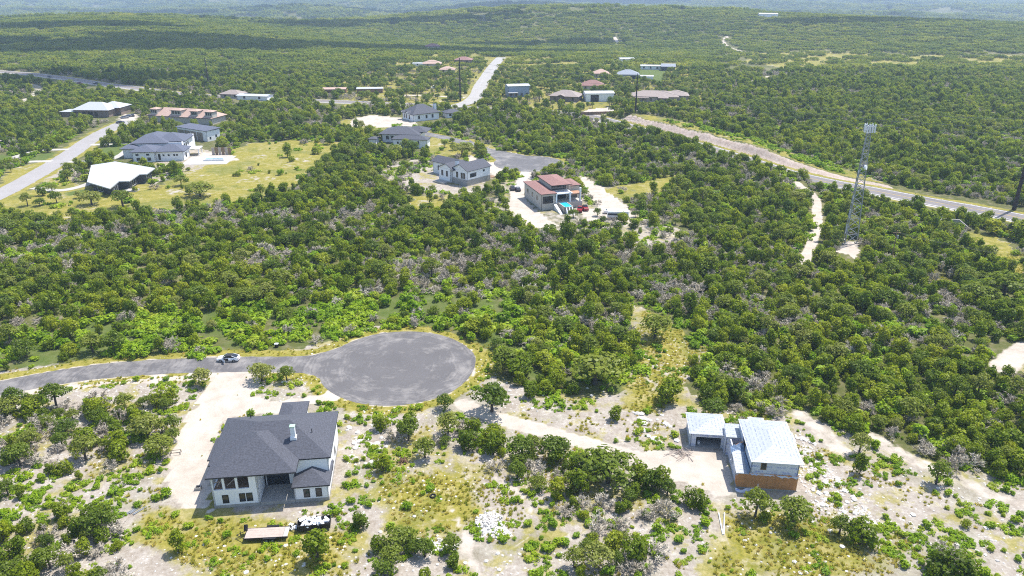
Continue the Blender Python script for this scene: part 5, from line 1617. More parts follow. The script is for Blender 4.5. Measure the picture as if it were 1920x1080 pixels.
for i in range(5):
    hh = (5.2, 5.0, 4.6, 5.6, 5.4)[i]; rr0 = (2.5, 2.3, 2.7, 2.2, 1.7)[i]
    lob = []; limbs = [((0, 0, -.1), (.12, .05, hh * .42), .22, .16)]
    nl = (13, 11, 13, 10, 9)[i]
    for k in range(nl):
        a = k * 2.4 + U(-.3, .3); rr = rr0 * math.sqrt((k + .5) / nl) * .8; z = hh * (.74 - .40 * (rr / rr0) ** 2) + U(-.6, .3)
        s = U(.75, 1.2) * (.85 if i == 3 else 1)
        lob.append((rr * math.cos(a), rr * math.sin(a), z, s, s, s * U(.7, .95)))
        if k % 2:
            limbs.append(((.1, .05, hh * .40), (rr * .8 * math.cos(a), rr * .8 * math.sin(a), z - .2), .10, .035))
    cr_ = leaf_mesh('crown', lob, (1150, 1000, 1150, 780, 820)[i], .21, M['oak'], 200 + i)
    tr_ = trunk_mesh('trunk', limbs, i)
    OAK.append((tr_, cr_, join_mesh('oak', tr_, cr_), 2 * rr0 + .9))
for i in range(4):
    lob = [(U(-.45, .45), U(-.45, .45), U(.25, .55), U(.3, .5), U(.3, .5), U(.3, .45)) for k in range(6)] if i < 2 else [(U(-1.1, 1.1), U(-1.0, 1.0), U(.08, .28), U(.2, .5), U(.2, .5), U(.12, .3)) for k in range(13)]
    SHB.append((None, None, leaf_mesh('shrub', lob, 260 if i < 2 else 330, .14, M['shrubm'], 300 + i, flat=.3), 1.6))
for i in range(4):
    mb = MB(); r = random.Random(50 + i)
    for k in range(16):
        a = r.uniform(0, 6.28); e = r.uniform(.35, 1.2); ln = r.uniform(.9, 1.7)
        p0 = Vector((0, 0, .05)); p1 = Vector((math.cos(a) * math.cos(e) * ln * .6, math.sin(a) * math.cos(e) * ln * .6, math.sin(e) * ln * .7))
        mb.bar(p0, p1, .035, .022, 3, False)
        for q_ in range(5):
            a2 = a + r.uniform(-.8, .8); e2 = e + r.uniform(-.7, .3); l2 = r.uniform(.4, .9)
            p2 = p1 + Vector((math.cos(a2) * math.cos(e2) * l2, math.sin(a2) * math.cos(e2) * l2, math.sin(e2) * l2 * .8))
            mb.bar(p1, p2, .022, .012, 3, False)
            for w_ in range(7):
                t = r.uniform(.3, 1); p3 = p1.lerp(p2, t); d = Vector((r.uniform(-1, 1), r.uniform(-1, 1), r.uniform(-.2, .8))) * .34
                nrm = Vector((r.uniform(-1, 1), r.uniform(-1, 1), r.uniform(-1, 1))).normalized() * .05
                mb.face([p3 - nrm, p3 + nrm, p3 + d])
    DED.append((None, None, mb.mesh('dead_shrub', M['dead']), 3.0))
for i in range(3):
    mb = MB(); r = random.Random(80 + i)
    for k in range(26):
        a = r.uniform(0, 6.28); p = Vector((r.uniform(-.2, .2), r.uniform(-.2, .2), 0)); d = Vector((math.cos(a) * .22, math.sin(a) * .22, r.uniform(.2, .45))); s = Vector((-math.sin(a), math.cos(a), 0)) * .05
        mb.face([p - s, p + s, p + d * .6 + s * .8, p + d])
    TUF.append((None, None, mb.mesh('grass_tuft', M['tuft']), .8))
for i in range(4):
    r = random.Random(120 + i); lob = []
    for k in range(26):
        s = r.uniform(1.0, 2.0); lob.append((r.uniform(-6.6, 6.6), r.uniform(-6.6, 6.6), r.uniform(.9, 1.9), s, s, s * r.uniform(.7, 1.0)))
    GRV.append((None, None, leaf_mesh('woods', lob, 1300, .45, M['farwood'], 400 + i, up=.7), 14))
def rock_mesh(name, seed, mat):
    r = np.random.default_rng(seed)
    import bmesh
    bm = bmesh.new(); bmesh.ops.create_icosphere(bm, subdivisions=1, radius=.5)
    for v in bm.verts:
        v.co *= float(r.uniform(.7, 1.2)); v.co.z *= .62
    me = bpy.data.meshes.new(name); bm.to_mesh(me); bm.free(); me.materials.append(mat)
    return me
for i in range(5):
    RCK.append((None, None, rock_mesh('limestone_rock', 500 + i, M['limestone']), 1.0))

# ---------------------------------------------------------------- plants: where they grow
EX = [  # px, py of the foot, kind, crown width in photo pixels, what sets it apart
    (491, 714, 'oak', 56, 'umbrella shaped oak at the lane edge, taller of the pair by the driveway mouth'),
    (538, 714, 'oak', 36, 'smaller oak of the pair by the driveway mouth'),
    (381, 722, 'oak', 40, 'oak standing at the outer corner of the driveway mouth'),
    (834, 768, 'oak', 38, 'small solitary oak with a dense crown at the near rim of the turning circle'),
    (717, 803, 'juniper', 40, 'upright dark juniper between the charcoal roofed house and the turning circle'),
    (766, 826, 'oak', 42, 'oak at the bare slope edge just behind the reddish brush'),
    (797, 858, 'oak', 48, 'oak with a round black shadow on the stony slope'),
    (840, 815, 'oak', 52, 'oak in the loose row below the turning circle'),
    (882, 838, 'juniper', 52, 'dark juniper where the loose row meets the caliche road thicket'),
    (922, 772, 'oak', 74, 'big oak shading the start of the caliche road'),
    (598, 1052, 'juniper', 48, 'rounded juniper just below the foam filled trailer'),
    (1306, 948, 'juniper', 52, 'juniper on the caliche pad edge below the unfinished house'),
    (1255, 755, 'juniper', 54, 'dense juniper alone on the grass strip behind the wrapped garage'),
    (1228, 634, 'oak', 56, 'oak alone at the top of the yellow grass strip'),
    (1116, 720, 'oak', 100, 'largest dark oak beyond the turning circle'),
    (974, 704, 'juniper', 62, 'dark pointed juniper right beside the turning circle shrubs'),
    (1022, 690, 'juniper', 52, 'dark juniper behind the pointed one near the turning circle'),
    (1140, 905, 'oak', 118, 'sprawling oak overhanging the end of the caliche road'),
    (1485, 985, 'oak', 72, 'dark ragged oak below the orange wall'),
    (1434, 976, 'juniper', 28, 'small dark juniper at the foot of the orange wall slope'),
    (1573, 1002, 'oak', 38, 'spindly oak with a thin visible trunk on the rubble slope'),
    (1612, 1020, 'juniper', 64, 'spreading juniper next to the spindly oak'),
    (1610, 852, 'oak', 46, 'oak on the bare slope behind the stone strip'),
    (1612, 888, 'juniper', 26, 'low juniper in front of the oak on the bare slope'),
    (1755, 908, 'oak', 44, 'leaning oak alone in the middle of the bare slope'),
    (1790, 1076, 'juniper', 84, 'juniper clump at the bottom of the bare slope'),
    (335, 1035, 'juniper', 30, 'olive bush like juniper at the edge of the grass left of the flatbed'),
    (1297, 682, 'juniper', 30, 'small round juniper at the edge of the yellow grass strip'),
    (128, 339, 'oak', 20, 'small yard oak in the gravel island by the pale street'), (150, 329, 'oak', 18, 'farther yard oak in the gravel island by the pale street'),
    (98, 359, 'oak', 22, 'yard oak at the driveway mouth of the zigzag roof house'), (52, 386, 'oak', 25, 'leftmost of three oaks in the dry yard by the pale street'),
    (75, 386, 'oak', 24, 'middle of three oaks in the dry yard by the pale street'), (107, 381, 'oak', 26, 'third oak in the dry yard, nearest the zigzag roof'),
    (172, 384, 'oak', 44, 'leafy oak hiding the corner of the zigzag roof house'), (231, 388, 'oak', 46, 'oak in front of the terrace of the zigzag roof house'),
    (376, 368, 'oak', 62, 'wide open crowned oak in the middle of the yellow field'), (340, 348, 'oak', 28, 'small oak between the zigzag roof house and the yellow field'),
    (58, 292, 'oak', 26, 'round oak in the loop drive of the tan stone house'), (280, 276, 'juniper', 14, 'clipped bush on the lawn of the slate blue roofed house'),
    (866, 292, 'oak', 44, 'broad oak by the lane above the dark gabled house'), (834, 276, 'oak', 17, 'young oak on the lawn by the pale end wall'),
    (849, 282, 'oak', 14, 'youngest oak on the lawn by the pale end wall'), (936, 336, 'oak', 12, 'first of two small trees beside the pale drive'), (944, 337, 'oak', 10, 'second of two small trees beside the pale drive'),
    (745, 236, 'shrub', 14, 'round green bush in the forecourt of the tall hip roof house'), (1075, 408, 'oak', 22, 'oak at the foot of the pool buttresses'), (1120, 405, 'oak', 18, 'oak standing on caliche below the red pickups'),
    (1740, 418, 'juniper', 40, 'dense tree just left of the culvert'), (1858, 438, 'juniper', 34, 'dark round tree below the highway right of the culvert'), (1912, 450, 'juniper', 36, 'dark tree at the edge of the frame below the highway'),
    (1878, 560, 'oak', 90, 'big dark oak at the corner of the green field'), (1830, 570, 'oak', 70, 'dark oak next to the big one by the green field'),
]
pts = {'juniper': [], 'oak': [], 'shrub': [], 'dead': []}     # x, y, scale, rot, proto, forced label
for px, py, kd, w, lb in EX:
    x, y = G(px, py)
    dep = y * math.cos(PITCH) + CAM_H * math.sin(PITCH)
    P = {'juniper': JUN, 'oak': OAK, 'shrub': SHB}[kd]
    i = {'spindly': 4, 'umbrella': 2}.get(lb.split()[0], PR.randrange(len(P)))
    pts[kd].append((x, y, w * dep / FOC / P[i][3] * 1.06, U(0, 6.28), i, lb))
EXY = np.array([(p[0], p[1], p[2] * 2.2) for k in pts for p in pts[k]])

def candidates(d0, d1, step, ymax=None):
    xs = np.arange(-0.75 * d1 - 40, 0.75 * d1 + 40, step); ys = np.arange(58, d1, step)
    X, Y = np.meshgrid(xs, ys); X = X.ravel() + (rng.random(X.size) - .5) * step * .95; Y = Y.ravel() + (rng.random(Y.size) - .5) * step * .95
    m = (Y >= d0) & (Y < d1) & (np.abs(X) < 0.70 * Y + 45)
    return X[m], Y[m]

FRONT_CLEAR = (W([(385, 950), (645, 945), (650, 1012), (440, 1025), (385, 1000)]), W([(-120, 745), (0, 722), (200, 700), (330, 690), (330, 706), (200, 728), (60, 752), (-120, 790)]))
def clear_mask(x, y, pad=1.6):
    ok = (road_dist(x, y) > pad + .8) & (lane_dist(x, y) > pad * .6)
    ok &= dist_line(ROAD_LEFT, x, y) - 4.2 > 6.5
    if pad > 1:
        ok &= ~(inside(FRONT_CLEAR[0], x, y) | inside(FRONT_CLEAR[1], x, y))
    ok &= dist_line(CALI_ROAD, x, y) > (2.4 if pad < 1 else 5.0)
    ok &= ~((x > 118) & (y < 300) & (dist_line(HIGHWAY, x, y) < 15))
    hs_, hd_ = far_side(HIGHWAY[HIGHWAY[:, 0] < 0], x, y)
    ok &= ~(((x < -262) | ((x > -130) & (x < -92)) | ((x > -185) & (x < -165))) & (hs_ < 0) & (hd_ < 26) & (y > 380))
    sb_, _d = far_side(CUT[0], x, y)
    ok &= ~((x > 45) & (x < 150) & (y < 440) & (sb_ > -8) & (sb_ < 17))
    ok &= ~any_in(FOOT, x, y)
    ok &= ~any_in(CALICHE, x, y)
    return ok

def tree_density(x, y):
    """Chance of a tree, chance of a shrub, share of oaks."""
    n = fbm(x * .03 + 9, y * .03)
    n2 = fbm(x * .12 + 3, y * .12 + 8)
    t = np.clip(0.80 + 1.5 * (n2 - .45) + .5 * (n - .45), 0.30, .97); s = np.full(x.shape, .9); ok = 0.12 + 0.5 * np.clip(n - .45, 0, 1)
    t = np.where((x > 55) & (y > 250) & ~(inside(Z_SUB, x, y)), np.maximum(t, .88), t)
    t = np.where((x > 25) & (y < 240) & ~inside(Z_FG, x, y), np.maximum(t, .72), t)
    a = inside(Z_MIDSITE, x, y); t = np.where(a, .30, t); s = np.where(a, .6, s)
    a = any_in(GRASSY[4:], x, y); t = np.where(a, .025, t); s = np.where(a, .05, s)
    a = inside(Z_SUB, x, y); t = np.where(a, .40, t); ok = np.where(a, .7, ok)
    a = inside(Z_SAV, x, y); t = np.where(a, .22, t); ok = np.where(a, .6, ok)
    a = any_in(LAWN, x, y); t = np.where(a, .0, t); s = np.where(a, .02, s)
    a = any_in(BARE, x, y); t = np.where(a, .20, t); s = np.where(a, .5, s)
    fgz = inside(Z_FG, x, y)
    vx, vy = proj(x, y, 0)
    right = vx > 1480
    t = np.where(fgz, np.where(right, .012, .035), t); s = np.where(fgz, .75 + .25 * (n2 > .48), s)
    # brighter, shrubbier belt north of the lane and round the turning circle
    belt = inside(BELT, x, y) & ~((x > 0) & (y < 175)); t = np.where(belt, .20, t); s = np.where(belt, 1.0, s)
    for poly, d, o_ in THICK:
        a = inside(poly, x, y); t = np.where(a, d, t); s = np.where(a, .95, s); ok = np.where(a, o_, ok)
    g = any_in(GRASSY[:4], x, y); t = np.where(g, np.minimum(t, .02), t); s = np.where(g, .4, s)
    return t, s, ok
G4 = any_in(GRASSY[:1], np.array([0.]), np.array([0.]))

def near_explicit(x, y, f=1.0):
    m = np.zeros(x.shape, bool)
    for a, b_, r in EXY:
        m |= (x - a) ** 2 + (y - b_) ** 2 < (r * f) ** 2
    return m

far_pts = {'juniper': [], 'oak': []}
for d0, d1, st in ((60, 330, 2.6), (330, 700, 3.35)):
    x, y = candidates(d0, d1, st)
    m = clear_mask(x, y) & ~near_explicit(x, y)
    sb, _ = far_side(CUT[0], x, y); m &= ~((x > 45) & (x < 150) & (y < 440) & (sb > 6) & (sb < 30))
    x, y = x[m], y[m]
    t, s, okk = tree_density(x, y)
    u = rng.random(x.size); v = rng.random(x.size); w = rng.random(x.size)
    deadz = np.clip((fbm(x * .045 + 70, y * .045 + 20) - .46) * 2.2, 0, .6) + .06
    sc = (st / 2.95) ** .8
    for i in np.where(u < t)[0]:
        if v[i] < deadz[i] and d1 < 900:
            pts['dead'].append((x[i], y[i], U(.9, 1.7), U(0, 6.28), PR.randrange(len(DED)), None))
        elif w[i] < okk[i]:
            pts['oak'].append((x[i], y[i], (.5 + .75 * U(0, 1) ** 1.3) * sc, U(0, 6.28), PR.randrange(4), None))
        else:
            pts['juniper'].append((x[i], y[i], (.42 + .85 * U(0, 1) ** 1.25) * sc, U(0, 6.28), PR.randrange(6), None))
xa, ya = candidates(60, 420, 2.1); xb, yb = candidates(64, 150, 1.5); k_ = inside(Z_FG, xb, yb)
x, y = np.concatenate([xa, xb[k_]]), np.concatenate([ya, yb[k_]])
m = clear_mask(x, y, .5)
x, y = x[m], y[m]
t, s, okk = tree_density(x, y)
n_ = fbm(x * .16, y * .16 + 33); fg_ = inside(Z_FG, x, y); bl_ = inside(BELT, x, y)
for i in np.where(rng.random(x.size) < s * np.where(fg_ & ~bl_, np.clip((.6 * n_ + .4 * fbm(x * .5 + 7, y * .5) - .45) * 7, 0, 1), np.clip((n_ - .31) * 3.0, 0, 1)) * .9)[0]:
    pts['shrub'].append((x[i], y[i], U(.4, 1.25) * (2.1 if bl_[i] else (U(.55, 1.05) if fg_[i] else U(1.2, 2.2))), U(0, 6.28), PR.randrange(len(SHB)), None))

# ---------------------------------------------------------------- plants: things near by, masses beyond
LM = [(n, *G(px, py)) for n, px, py in (
    ('dark roofed white house', 505, 900), ('unfinished wrapped house', 1440, 900), ('wrapped garage', 1325, 830), ('turning circle', 745, 690),
    ('flatbed trailer', 503, 1003), ('foam filled trailer', 588, 985), ('parked white car', 429, 676), ('caliche driveway', 355, 830),
    ('caliche road', 1010, 806), ('pale stone heap', 922, 985), ('row of metal sheets', 250, 960), ('plastic pipe V', 1355, 985),
    ('old black tyre', 812, 931), ('pair of lane oaks', 515, 714), ('sprawling oak', 1140, 905), ('yellow grass strip', 1240, 690),
    ('leaning slope oak', 1755, 908), ('stone strip', 1570, 900), ('bottom edge thicket', 120, 1040), ('caliche road oak', 922, 772),
    ('foot of the bare slope', 1800, 1040), ('largest dark oak', 1116, 720), ('lane at the frame edge', 60, 715), ('caliche pad', 1290, 880),
    ('spindly oak', 1573, 1002), ('junction box by the lane', 519, 651), ('lower oak clump', 780, 1060), ('white stone scatter', 840, 1015))]
ORD = 'nearest second third fourth fifth sixth seventh eighth ninth tenth eleventh twelfth thirteenth fourteenth fifteenth sixteenth seventeenth eighteenth nineteenth twentieth'.split()
TENS = {20: 'twenty', 30: 'thirty', 40: 'forty', 50: 'fifty', 60: 'sixty', 70: 'seventy'}
def ordinal(k):
    if k <= 20:
        return ORD[k - 1]
    t, u = divmod(k, 10)
    return (TENS.get(t * 10, 'seventy') + '-' + ('first' if u == 1 else ORD[u - 1])) if u else {3: 'thirtieth', 4: 'fortieth', 5: 'fiftieth', 6: 'sixtieth', 7: 'seventieth'}.get(t, 'eightieth')
DIRS = ('right of', 'behind and right of', 'behind', 'behind and left of', 'left of', 'in front and left of', 'in front of', 'in front and right of')
def place_labels(rows, noun):
    """rows: (x, y, adjective); a label for each that counts outwards from the landmark it stands by."""
    cells = {}
    out = [None] * len(rows)
    for i, (x, y, adj) in enumerate(rows):
        j = min(range(len(LM)), key=lambda q: (LM[q][1] - x) ** 2 + (LM[q][2] - y) ** 2)
        a = math.atan2(y - LM[j][2], x - LM[j][1]); k = int(round(a / (math.pi / 4))) % 8
        cells.setdefault((j, k), []).append((math.hypot(x - LM[j][1], y - LM[j][2]), i, adj))
    for (j, k), v in cells.items():
        v.sort()
        for n, (d, i, adj) in enumerate(v):
            out[i] = f'{adj} {noun}, {ordinal(n + 1)} {DIRS[k]} the {LM[j][0]}'
    return out

def in_frame(x, y, pad=10):
    u, v = proj(x, y, 1.0)
    return -pad < u < 1920 + pad and v < 1085

def cut_near(rows, most, fixed_first=True):
    ex = [r for r in rows if r[5]]; rest = [r for r in rows if not r[5]]
    see = [r for r in rest if in_frame(r[0], r[1])]; hid = [r for r in rest if not in_frame(r[0], r[1])]
    see.sort(key=lambda r: r[1] - 6 * r[2])
    n = most - len(ex)
    return ex + see[:n], see[n:] + hid

def size_word(s, lo, hi):
    return 'small' if s < lo else ('large' if s > hi else 'mid-sized')

def plant_tree(name, cat, P, rows, group, noun, shapes, lo, hi):
    auto = [(r[0], r[1], f'{size_word(r[2], lo, hi)} {shapes[r[4]]}') for r in rows if not r[5]]
    labs = iter(place_labels(auto, noun))
    for x, y, s, rz, i, lb in rows:
        e = thing(name, lb or next(labs), cat, (x, y, float(land(x, y))), rz, group)
        e.scale = (s * (.85 + .3 * ((y * 3.7) % 1)), s, min(s, .75 + s * .25) * (0.9 + .2 * ((x * 7.3) % 1)))
        for nm, me in (('trunk', P[i][0]), ('crown', P[i][1])):
            o = bpy.data.objects.new(nm, me); C.objects.link(o); o.parent = e

def plant_one(name, cat, P, rows, group, noun, lo, hi, adj=''):
    auto = [(r[0], r[1], (size_word(r[2], lo, hi) + ' ' + adj).strip()) for r in rows if not r[5]]
    labs = iter(place_labels(auto, noun))
    for x, y, s, rz, i, lb in rows:
        o = bpy.data.objects.new(name, P[i][2]); C.objects.link(o)
        o.location = (x, y, float(land(x, y))); o.rotation_euler = (0, 0, rz); o.scale = (s, s, s * (0.85 + .3 * ((x * 5.1) % 1)))
        tag(o, lb or next(labs), cat, group)

def scatter(name, P, rows, label, lift=0.0):
    """One object of kind stuff whose geometry nodes stand the prototype meshes on its points."""
    rows = [r for r in rows]
    n = len(rows)
    if not n:
        return
    A = np.array([(r[0], r[1], r[2], r[3], r[4]) for r in rows], float)
    z = land(A[:, 0], A[:, 1]) + lift
    me = bpy.data.meshes.new(name); me.vertices.add(n)
    me.vertices.foreach_set('co', np.stack([A[:, 0], A[:, 1], z], 1).ravel())
    q_ = np.random.default_rng(n)
    sv = A[:, 2:3] * np.stack([q_.uniform(.8, 1.25, n), q_.uniform(.8, 1.25, n), q_.uniform(.75, 1.3, n)], 1)
    a = me.attributes.new('scl', 'FLOAT_VECTOR', 'POINT'); a.data.foreach_set('vector', sv.astype(np.float32).ravel())
    a = me.attributes.new('rotz', 'FLOAT', 'POINT'); a.data.foreach_set('value', A[:, 3].astype(np.float32))
    a = me.attributes.new('pick', 'INT', 'POINT'); a.data.foreach_set('value', A[:, 4].astype(np.int32))
    o = bpy.data.objects.new(name, me); C.objects.link(o)
    o['kind'] = 'stuff'; o['label'] = label
    ng = bpy.data.node_groups.new(name, 'GeometryNodeTree')
    ng.interface.new_socket('Geometry', in_out='INPUT', socket_type='NodeSocketGeometry')
    ng.interface.new_socket('Geometry', in_out='OUTPUT', socket_type='NodeSocketGeometry')
    gi = ng.nodes.new('NodeGroupInput'); go = ng.nodes.new('NodeGroupOutput')
    ip = ng.nodes.new('GeometryNodeInstanceOnPoints'); jn = ng.nodes.new('GeometryNodeJoinGeometry')
    for tr_, cr_, full, w in P:
        src = bpy.data.objects.new(full.name + '_model', full)
        oi = ng.nodes.new('GeometryNodeObjectInfo'); oi.inputs['Object'].default_value = src
        gti = ng.nodes.new('GeometryNodeGeometryToInstance')
        ng.links.new(oi.outputs['Geometry'], gti.inputs[0]); ng.links.new(gti.outputs[0], jn.inputs[0])
    def na(nm, typ):
        q = ng.nodes.new('GeometryNodeInputNamedAttribute'); q.data_type = typ; q.inputs['Name'].default_value = nm
        return q.outputs['Attribute']
    cx = ng.nodes.new('ShaderNodeCombineXYZ'); ng.links.new(na('rotz', 'FLOAT'), cx.inputs['Z'])
    er = ng.nodes.new('FunctionNodeEulerToRotation'); ng.links.new(cx.outputs[0], er.inputs[0])
    ng.links.new(gi.outputs[0], ip.inputs['Points']); ng.links.new(jn.outputs[0], ip.inputs['Instance'])
    ip.inputs['Pick Instance'].default_value = True
    ng.links.new(na('pick', 'INT'), ip.inputs['Instance Index']); ng.links.new(er.outputs[0], ip.inputs['Rotation']); ng.links.new(na('scl', 'FLOAT_VECTOR'), ip.inputs['Scale'])
    ng.links.new(ip.outputs[0], go.inputs[0])
    md = o.modifiers.new('scatter', 'NODES'); md.node_group = ng
    return o

jn_, jf = cut_near(pts['juniper'], 300)
plant_tree('juniper_tree', 'tree', JUN, jn_, 'junipers of the near ground', 'juniper', JSHAPE, .78, .98)
scatter('juniper_woods', JUN, jf, 'dense dark green juniper woods covering the hills')
on_, of_ = cut_near(pts['oak'], 260)
plant_tree('oak_tree', 'tree', OAK, on_, 'live oaks', 'oak', OSHAPE, .72, .92)
scatter('oak_woods', OAK, of_, 'grey green oaks mixed through the juniper woods')
sn_, sf = cut_near(pts['shrub'], 300)
plant_one('shrub', 'shrub', SHB, sn_, 'bright green shrubs of the stony ground', 'shrub', .75, 1.15, 'bright green')
scatter('undergrowth', SHB, sf, 'bright green undergrowth between the trees')
dn_, df_ = cut_near(pts['dead'], 200)
plant_one('dead_shrub', 'dead shrub', DED, dn_, 'bare grey dead shrubs', 'dead shrub', .9, 1.15)
scatter('dead_brush', DED, df_, 'bare grey dead brush scattered through the woods')

# woods too far off to tell one tree from the next
rows = []
x, y = candidates(690, 1450, 12.5)
m = (road_dist(x, y) > 7) & (lane_dist(x, y) > 4) & ~any_in(FOOT, x, y)
t, s, okk = tree_density(x, y)
m &= rng.random(x.size) < np.clip(t * 1.15, 0, 1)
rows += [(a, b_, U(.8, 1.15), U(0, 6.28), PR.randrange(4), None) for a, b_ in zip(x[m], y[m])]
for d0, d1, st, sc in ((1450, 2600, 24, 1.9), (2600, 6600, 62, 4.2)):
    x, y = candidates(d0, d1, st)
    gap = fbm(x * .004 + 5, y * .004) < .38
    m = (rng.random(x.size) < np.where(gap, .5, .93)) & (lane_dist(x, y) > 6)
    rows += [(a, b_, U(.8, 1.2) * sc, U(0, 6.28), PR.randrange(4), None) for a, b_ in zip(x[m], y[m])]
scatter('distant_woods', GRV, rows, 'continuous far off woods rolling to the hazy hills')

# grass tufts and rubble of the open ground
x, y = candidates(66, 210, .68)
dn = fbm(x * .3, y * .3); dz = fbm(x * .07 + 4, y * .07)
gz = any_in(GRASSY, x, y) | ((road_dist(x, y) > .4) & (road_dist(x, y) < 3.6))
fgm = inside(Z_FG, x, y)
gz = any_in(GRASSY[4:], x, y) | ((road_dist(x, y) > .4) & (road_dist(x, y) < 3.6))
p = np.where(gz & (road_dist(x, y) < 3.6), .3, np.where(gz, .6, np.where(fgm, .85 * smooth(.42, .74, soft_grass(x, y) + 1.5 * (.5 * dn + .5 * dz - .47)), .0)))
m = (rng.random(x.size) < p) & (road_dist(x, y) > .3) & (lane_dist(x, y) > .3) & ~any_in(FOOT, x, y)
m &= ~(any_in(CALICHE, x, y) & (rng.random(x.size) < .97))
scatter('dry_grass', TUF, [(a, b_, U(.4, 1.15), U(0, 6.28), PR.randrange(3), None) for a, b_ in zip(x[m], y[m])], 'tufts of yellow green dry grass on the stony ground')
x, y = candidates(66, 200, 1.25)
dn = fbm(x * .12 + 50, y * .12 + 11)
m = fgm_ = inside(Z_FG, x, y) & (road_dist(x, y) > .5) & (lane_dist(x, y) > .8) & ~any_in(FOOT, x, y) & ~any_in(CALICHE, x, y)
m &= rng.random(x.size) < .85 * smooth(.40, .60, dn)
scatter('limestone_rubble', RCK, [(a, b_, U(.14, .5), U(0, 6.28), PR.randrange(5), None) for a, b_ in zip(x[m], y[m])], 'small pale limestone rubble strewn over the bare ground', -.02)

# boulders one can tell apart
rk = []
STRIP = W([(1495, 800), (1525, 830), (1600, 930), (1660, 985), (1600, 990), (1530, 960), (1500, 900), (1485, 850)])
for poly, n, lo, hi in ((STRIP, 60, .5, 1.3), (W([(1180, 770), (1240, 775), (1275, 830), (1250, 850), (1205, 815)]), 26, .5, 1.6), (W([(640, 790), (720, 790), (730, 870), (650, 880)]), 30, .5, 1.5), (W([(1040, 600), (1180, 560), (1200, 740), (900, 780)]), 22, .5, 1.0), (W([(430, 1000), (760, 940), (1020, 960), (1020, 1080), (420, 1080)]), 36, .4, .8), (W([(1330, 960), (1900, 900), (1920, 1080), (1330, 1080)]), 40, .4, .9), (W([(10, 750), (330, 800), (330, 960), (10, 950)]), 14, .4, .8)):
    b0, b1 = poly.min(0), poly.max(0); k = 0; tries = 0
    while k < n and tries < 3000:
        tries += 1
        q = np.array([[U(b0[0], b1[0]), U(b0[1], b1[1])]])
        if inside(poly, q[:, 0], q[:, 1])[0] and clear_mask(q[:, 0], q[:, 1], .4)[0] and in_frame(q[0, 0], q[0, 1], 0):
            rk.append((q[0, 0], q[0, 1], U(lo, hi), U(0, 6.28), PR.randrange(5), None)); k += 1
plant_one('limestone_rock', 'rock', RCK, rk, 'loose limestone boulders', 'limestone rock', .55, 1.0, 'pale')
x, y = candidates(80, 140, .55); m = inside(STRIP, x, y) & (rng.random(x.size) < .8)
scatter('limestone_spill', RCK, [(a, b_, U(.2, .6), U(0, 6.28), PR.randrange(5), None) for a, b_ in zip(x[m], y[m])], 'spill of white broken limestone running down beside the unfinished house', -.02)

def heap(label, poly, n, lo, hi, h):
    P_ = W(poly); c = P_.mean(0); t = thing('stone_heap', label, 'stone heap', (c[0], c[1], 0), 0, 'heaps of broken limestone')
    mb = MB(); k = len(P_)
    for i in range(k):
        a, b_ = P_[i] - c, P_[(i + 1) % k] - c
        mb.face([(a[0], a[1], .0), (b_[0], b_[1], .0), (0, 0, h * .8)])
    mb.build('mound', M['limestone'], t)
    b0, b1 = P_.min(0), P_.max(0); i = 0
    while i < n:
        q = np.array([[U(b0[0], b1[0]), U(b0[1], b1[1])]])
        if not inside(P_, q[:, 0], q[:, 1])[0]:
            continue
        o = bpy.data.objects.new('stone', RCK[PR.randrange(5)][2]); C.objects.link(o); o.parent = t
        r = math.hypot(*(q[0] - c)) / (.55 * max(b1 - b0)); o.location = (q[0, 0] - c[0], q[0, 1] - c[1], max(.02, h * .8 * (1 - r)))
        s = U(lo, hi); o.scale = (s, s, s); o.rotation_euler = (U(0, 6), U(0, 6), U(0, 6)); i += 1
heap('flat heap of broken pale limestone ringed by dirt tracks', [(890, 975), (915, 958), (938, 965), (945, 985), (962, 1005), (930, 1012), (900, 1002)], 170, .3, .75, .55)
heap('low scatter heap of white stones above the lower oak clump', [(755, 1030), (790, 1015), (830, 1012), (862, 1020), (855, 1032), (790, 1036)], 90, .25, .6, .3)
bp_ = thing('brush_pile', 'grey brush pile of cut branches beside the caliche pad', 'brush pile', tuple(G(1276, 849)) + (0,))
for k in range(46):
    a = U(0, 6.28); r0 = U(0, 2.0); p = Vector((r0 * math.cos(a) * 1.3, r0 * math.sin(a), U(.05, .7) * (1 - r0 / 2.6))); d = Vector((U(-1, 1), U(-1, 1), U(-.15, .25))) * U(.7, 1.5)
    mb = MB(); mb.bar(p - d, p + d, .05, .025, 4, False); mb.build('branch', M['palewood'], bp_)
rb = thing('brush_pile', 'reddish brown dead cedar brush on the stony slope', 'brush pile', tuple(G(755, 866)) + (0,))
for k in range(30):
    a = U(0, 6.28); r0 = U(0, .9); p = Vector((r0 * math.cos(a), r0 * math.sin(a), U(.05, .6))); d = Vector((U(-1, 1), U(-1, 1), U(-.1, .5))) * U(.4, .9)
    mb = MB(); mb.bar(p - d, p + d, .06, .03, 4, False); mb.build('branch', plain('rust_brush', (.22, .12, .08), .9, .3) if k == 0 else bpy.data.materials['rust_brush'], rb)
q = G(534, 718); o = bpy.data.objects.new('limestone_boulder', RCK[2][2]); C.objects.link(o); o.location = (q[0], q[1], .2); o.scale = (1.6, 1.0, .8); tag(o, 'white flat boulder in the shade between the pair of lane oaks', 'boulder')

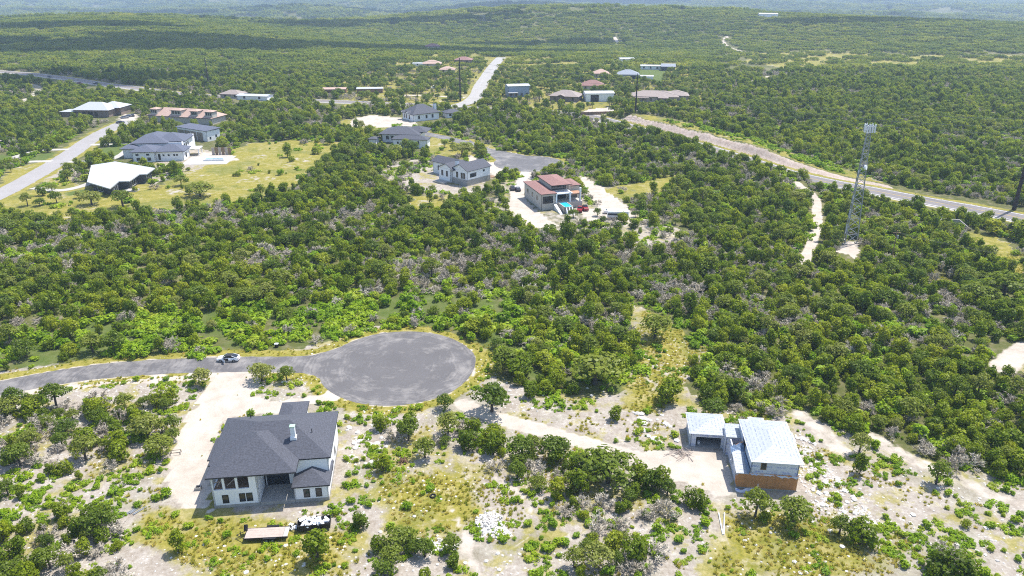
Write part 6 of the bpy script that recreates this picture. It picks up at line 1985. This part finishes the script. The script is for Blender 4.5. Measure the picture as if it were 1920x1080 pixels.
# ---------------------------------------------------------------- fair weather clouds high above (their shadows fall on the far slopes)
mc = plain('cloud_white', (.8, .8, .82), 1.0, .05, .01)
def cloud(sx, sy, rx, ry, seed):
    h = 900.0; k = h / math.tan(SUN_EL); dv = Vector((SUN_DIR.x, SUN_DIR.y)).normalized()
    import bmesh
    r = random.Random(seed); bm = bmesh.new()
    for i in range(12):
        a = r.uniform(0, 6.28); q = math.sqrt(r.random()); s = r.uniform(.28, .5)
        mt = Matrix.Translation((rx * q * math.cos(a), ry * q * math.sin(a), r.uniform(0, 40))) @ Matrix.Diagonal((rx * s, ry * s, 45, 1))
        bmesh.ops.create_icosphere(bm, subdivisions=2, radius=1.0, matrix=mt)
    me = bpy.data.meshes.new('cloud'); bm.to_mesh(me); bm.free(); me.materials.append(mc)
    o = bpy.data.objects.new('cloud', me); C.objects.link(o); o.location = (sx + dv.x * k, sy + dv.y * k, h); o['kind'] = 'structure'
for a_ in ((-470, 950, 300, 80, 1), (-150, 985, 240, 52, 6), (-620, 1150, 150, 60, 7), (-340, 640, 90, 40, 2), (60, 1180, 120, 36, 8), (-300, 1500, 260, 80, 12), (1050, 2500, 650, 260, 3), (1300, 1700, 260, 90, 9), (-1300, 3300, 700, 260, 4), (100, 3300, 900, 280, 5), (-700, 2300, 420, 130, 10), (560, 1250, 130, 40, 11), (300, 5200, 1500, 420, 13)):
    cloud(*a_)

# ---------------------------------------------------------------- the air
mb = MB(); mb.box(-6500, 6500, -260, 7600, -110, 84)
hz = mb.build('haze', None); hz['kind'] = 'stuff'
m = bpy.data.materials.new('haze'); m.use_nodes = True; nt = m.node_tree; nt.nodes.clear()
out = nt.nodes.new("ShaderNodeOutputMaterial"); pv = nt.nodes.new("ShaderNodeVolumePrincipled")
pv.inputs['Color'].default_value = (0.60, 0.77, 1.0, 1); pv.inputs['Density'].default_value = 0.00015; pv.inputs['Anisotropy'].default_value = 0.1
nt.links.new(pv.outputs[0], out.inputs['Volume']); hz.data.materials.append(m)
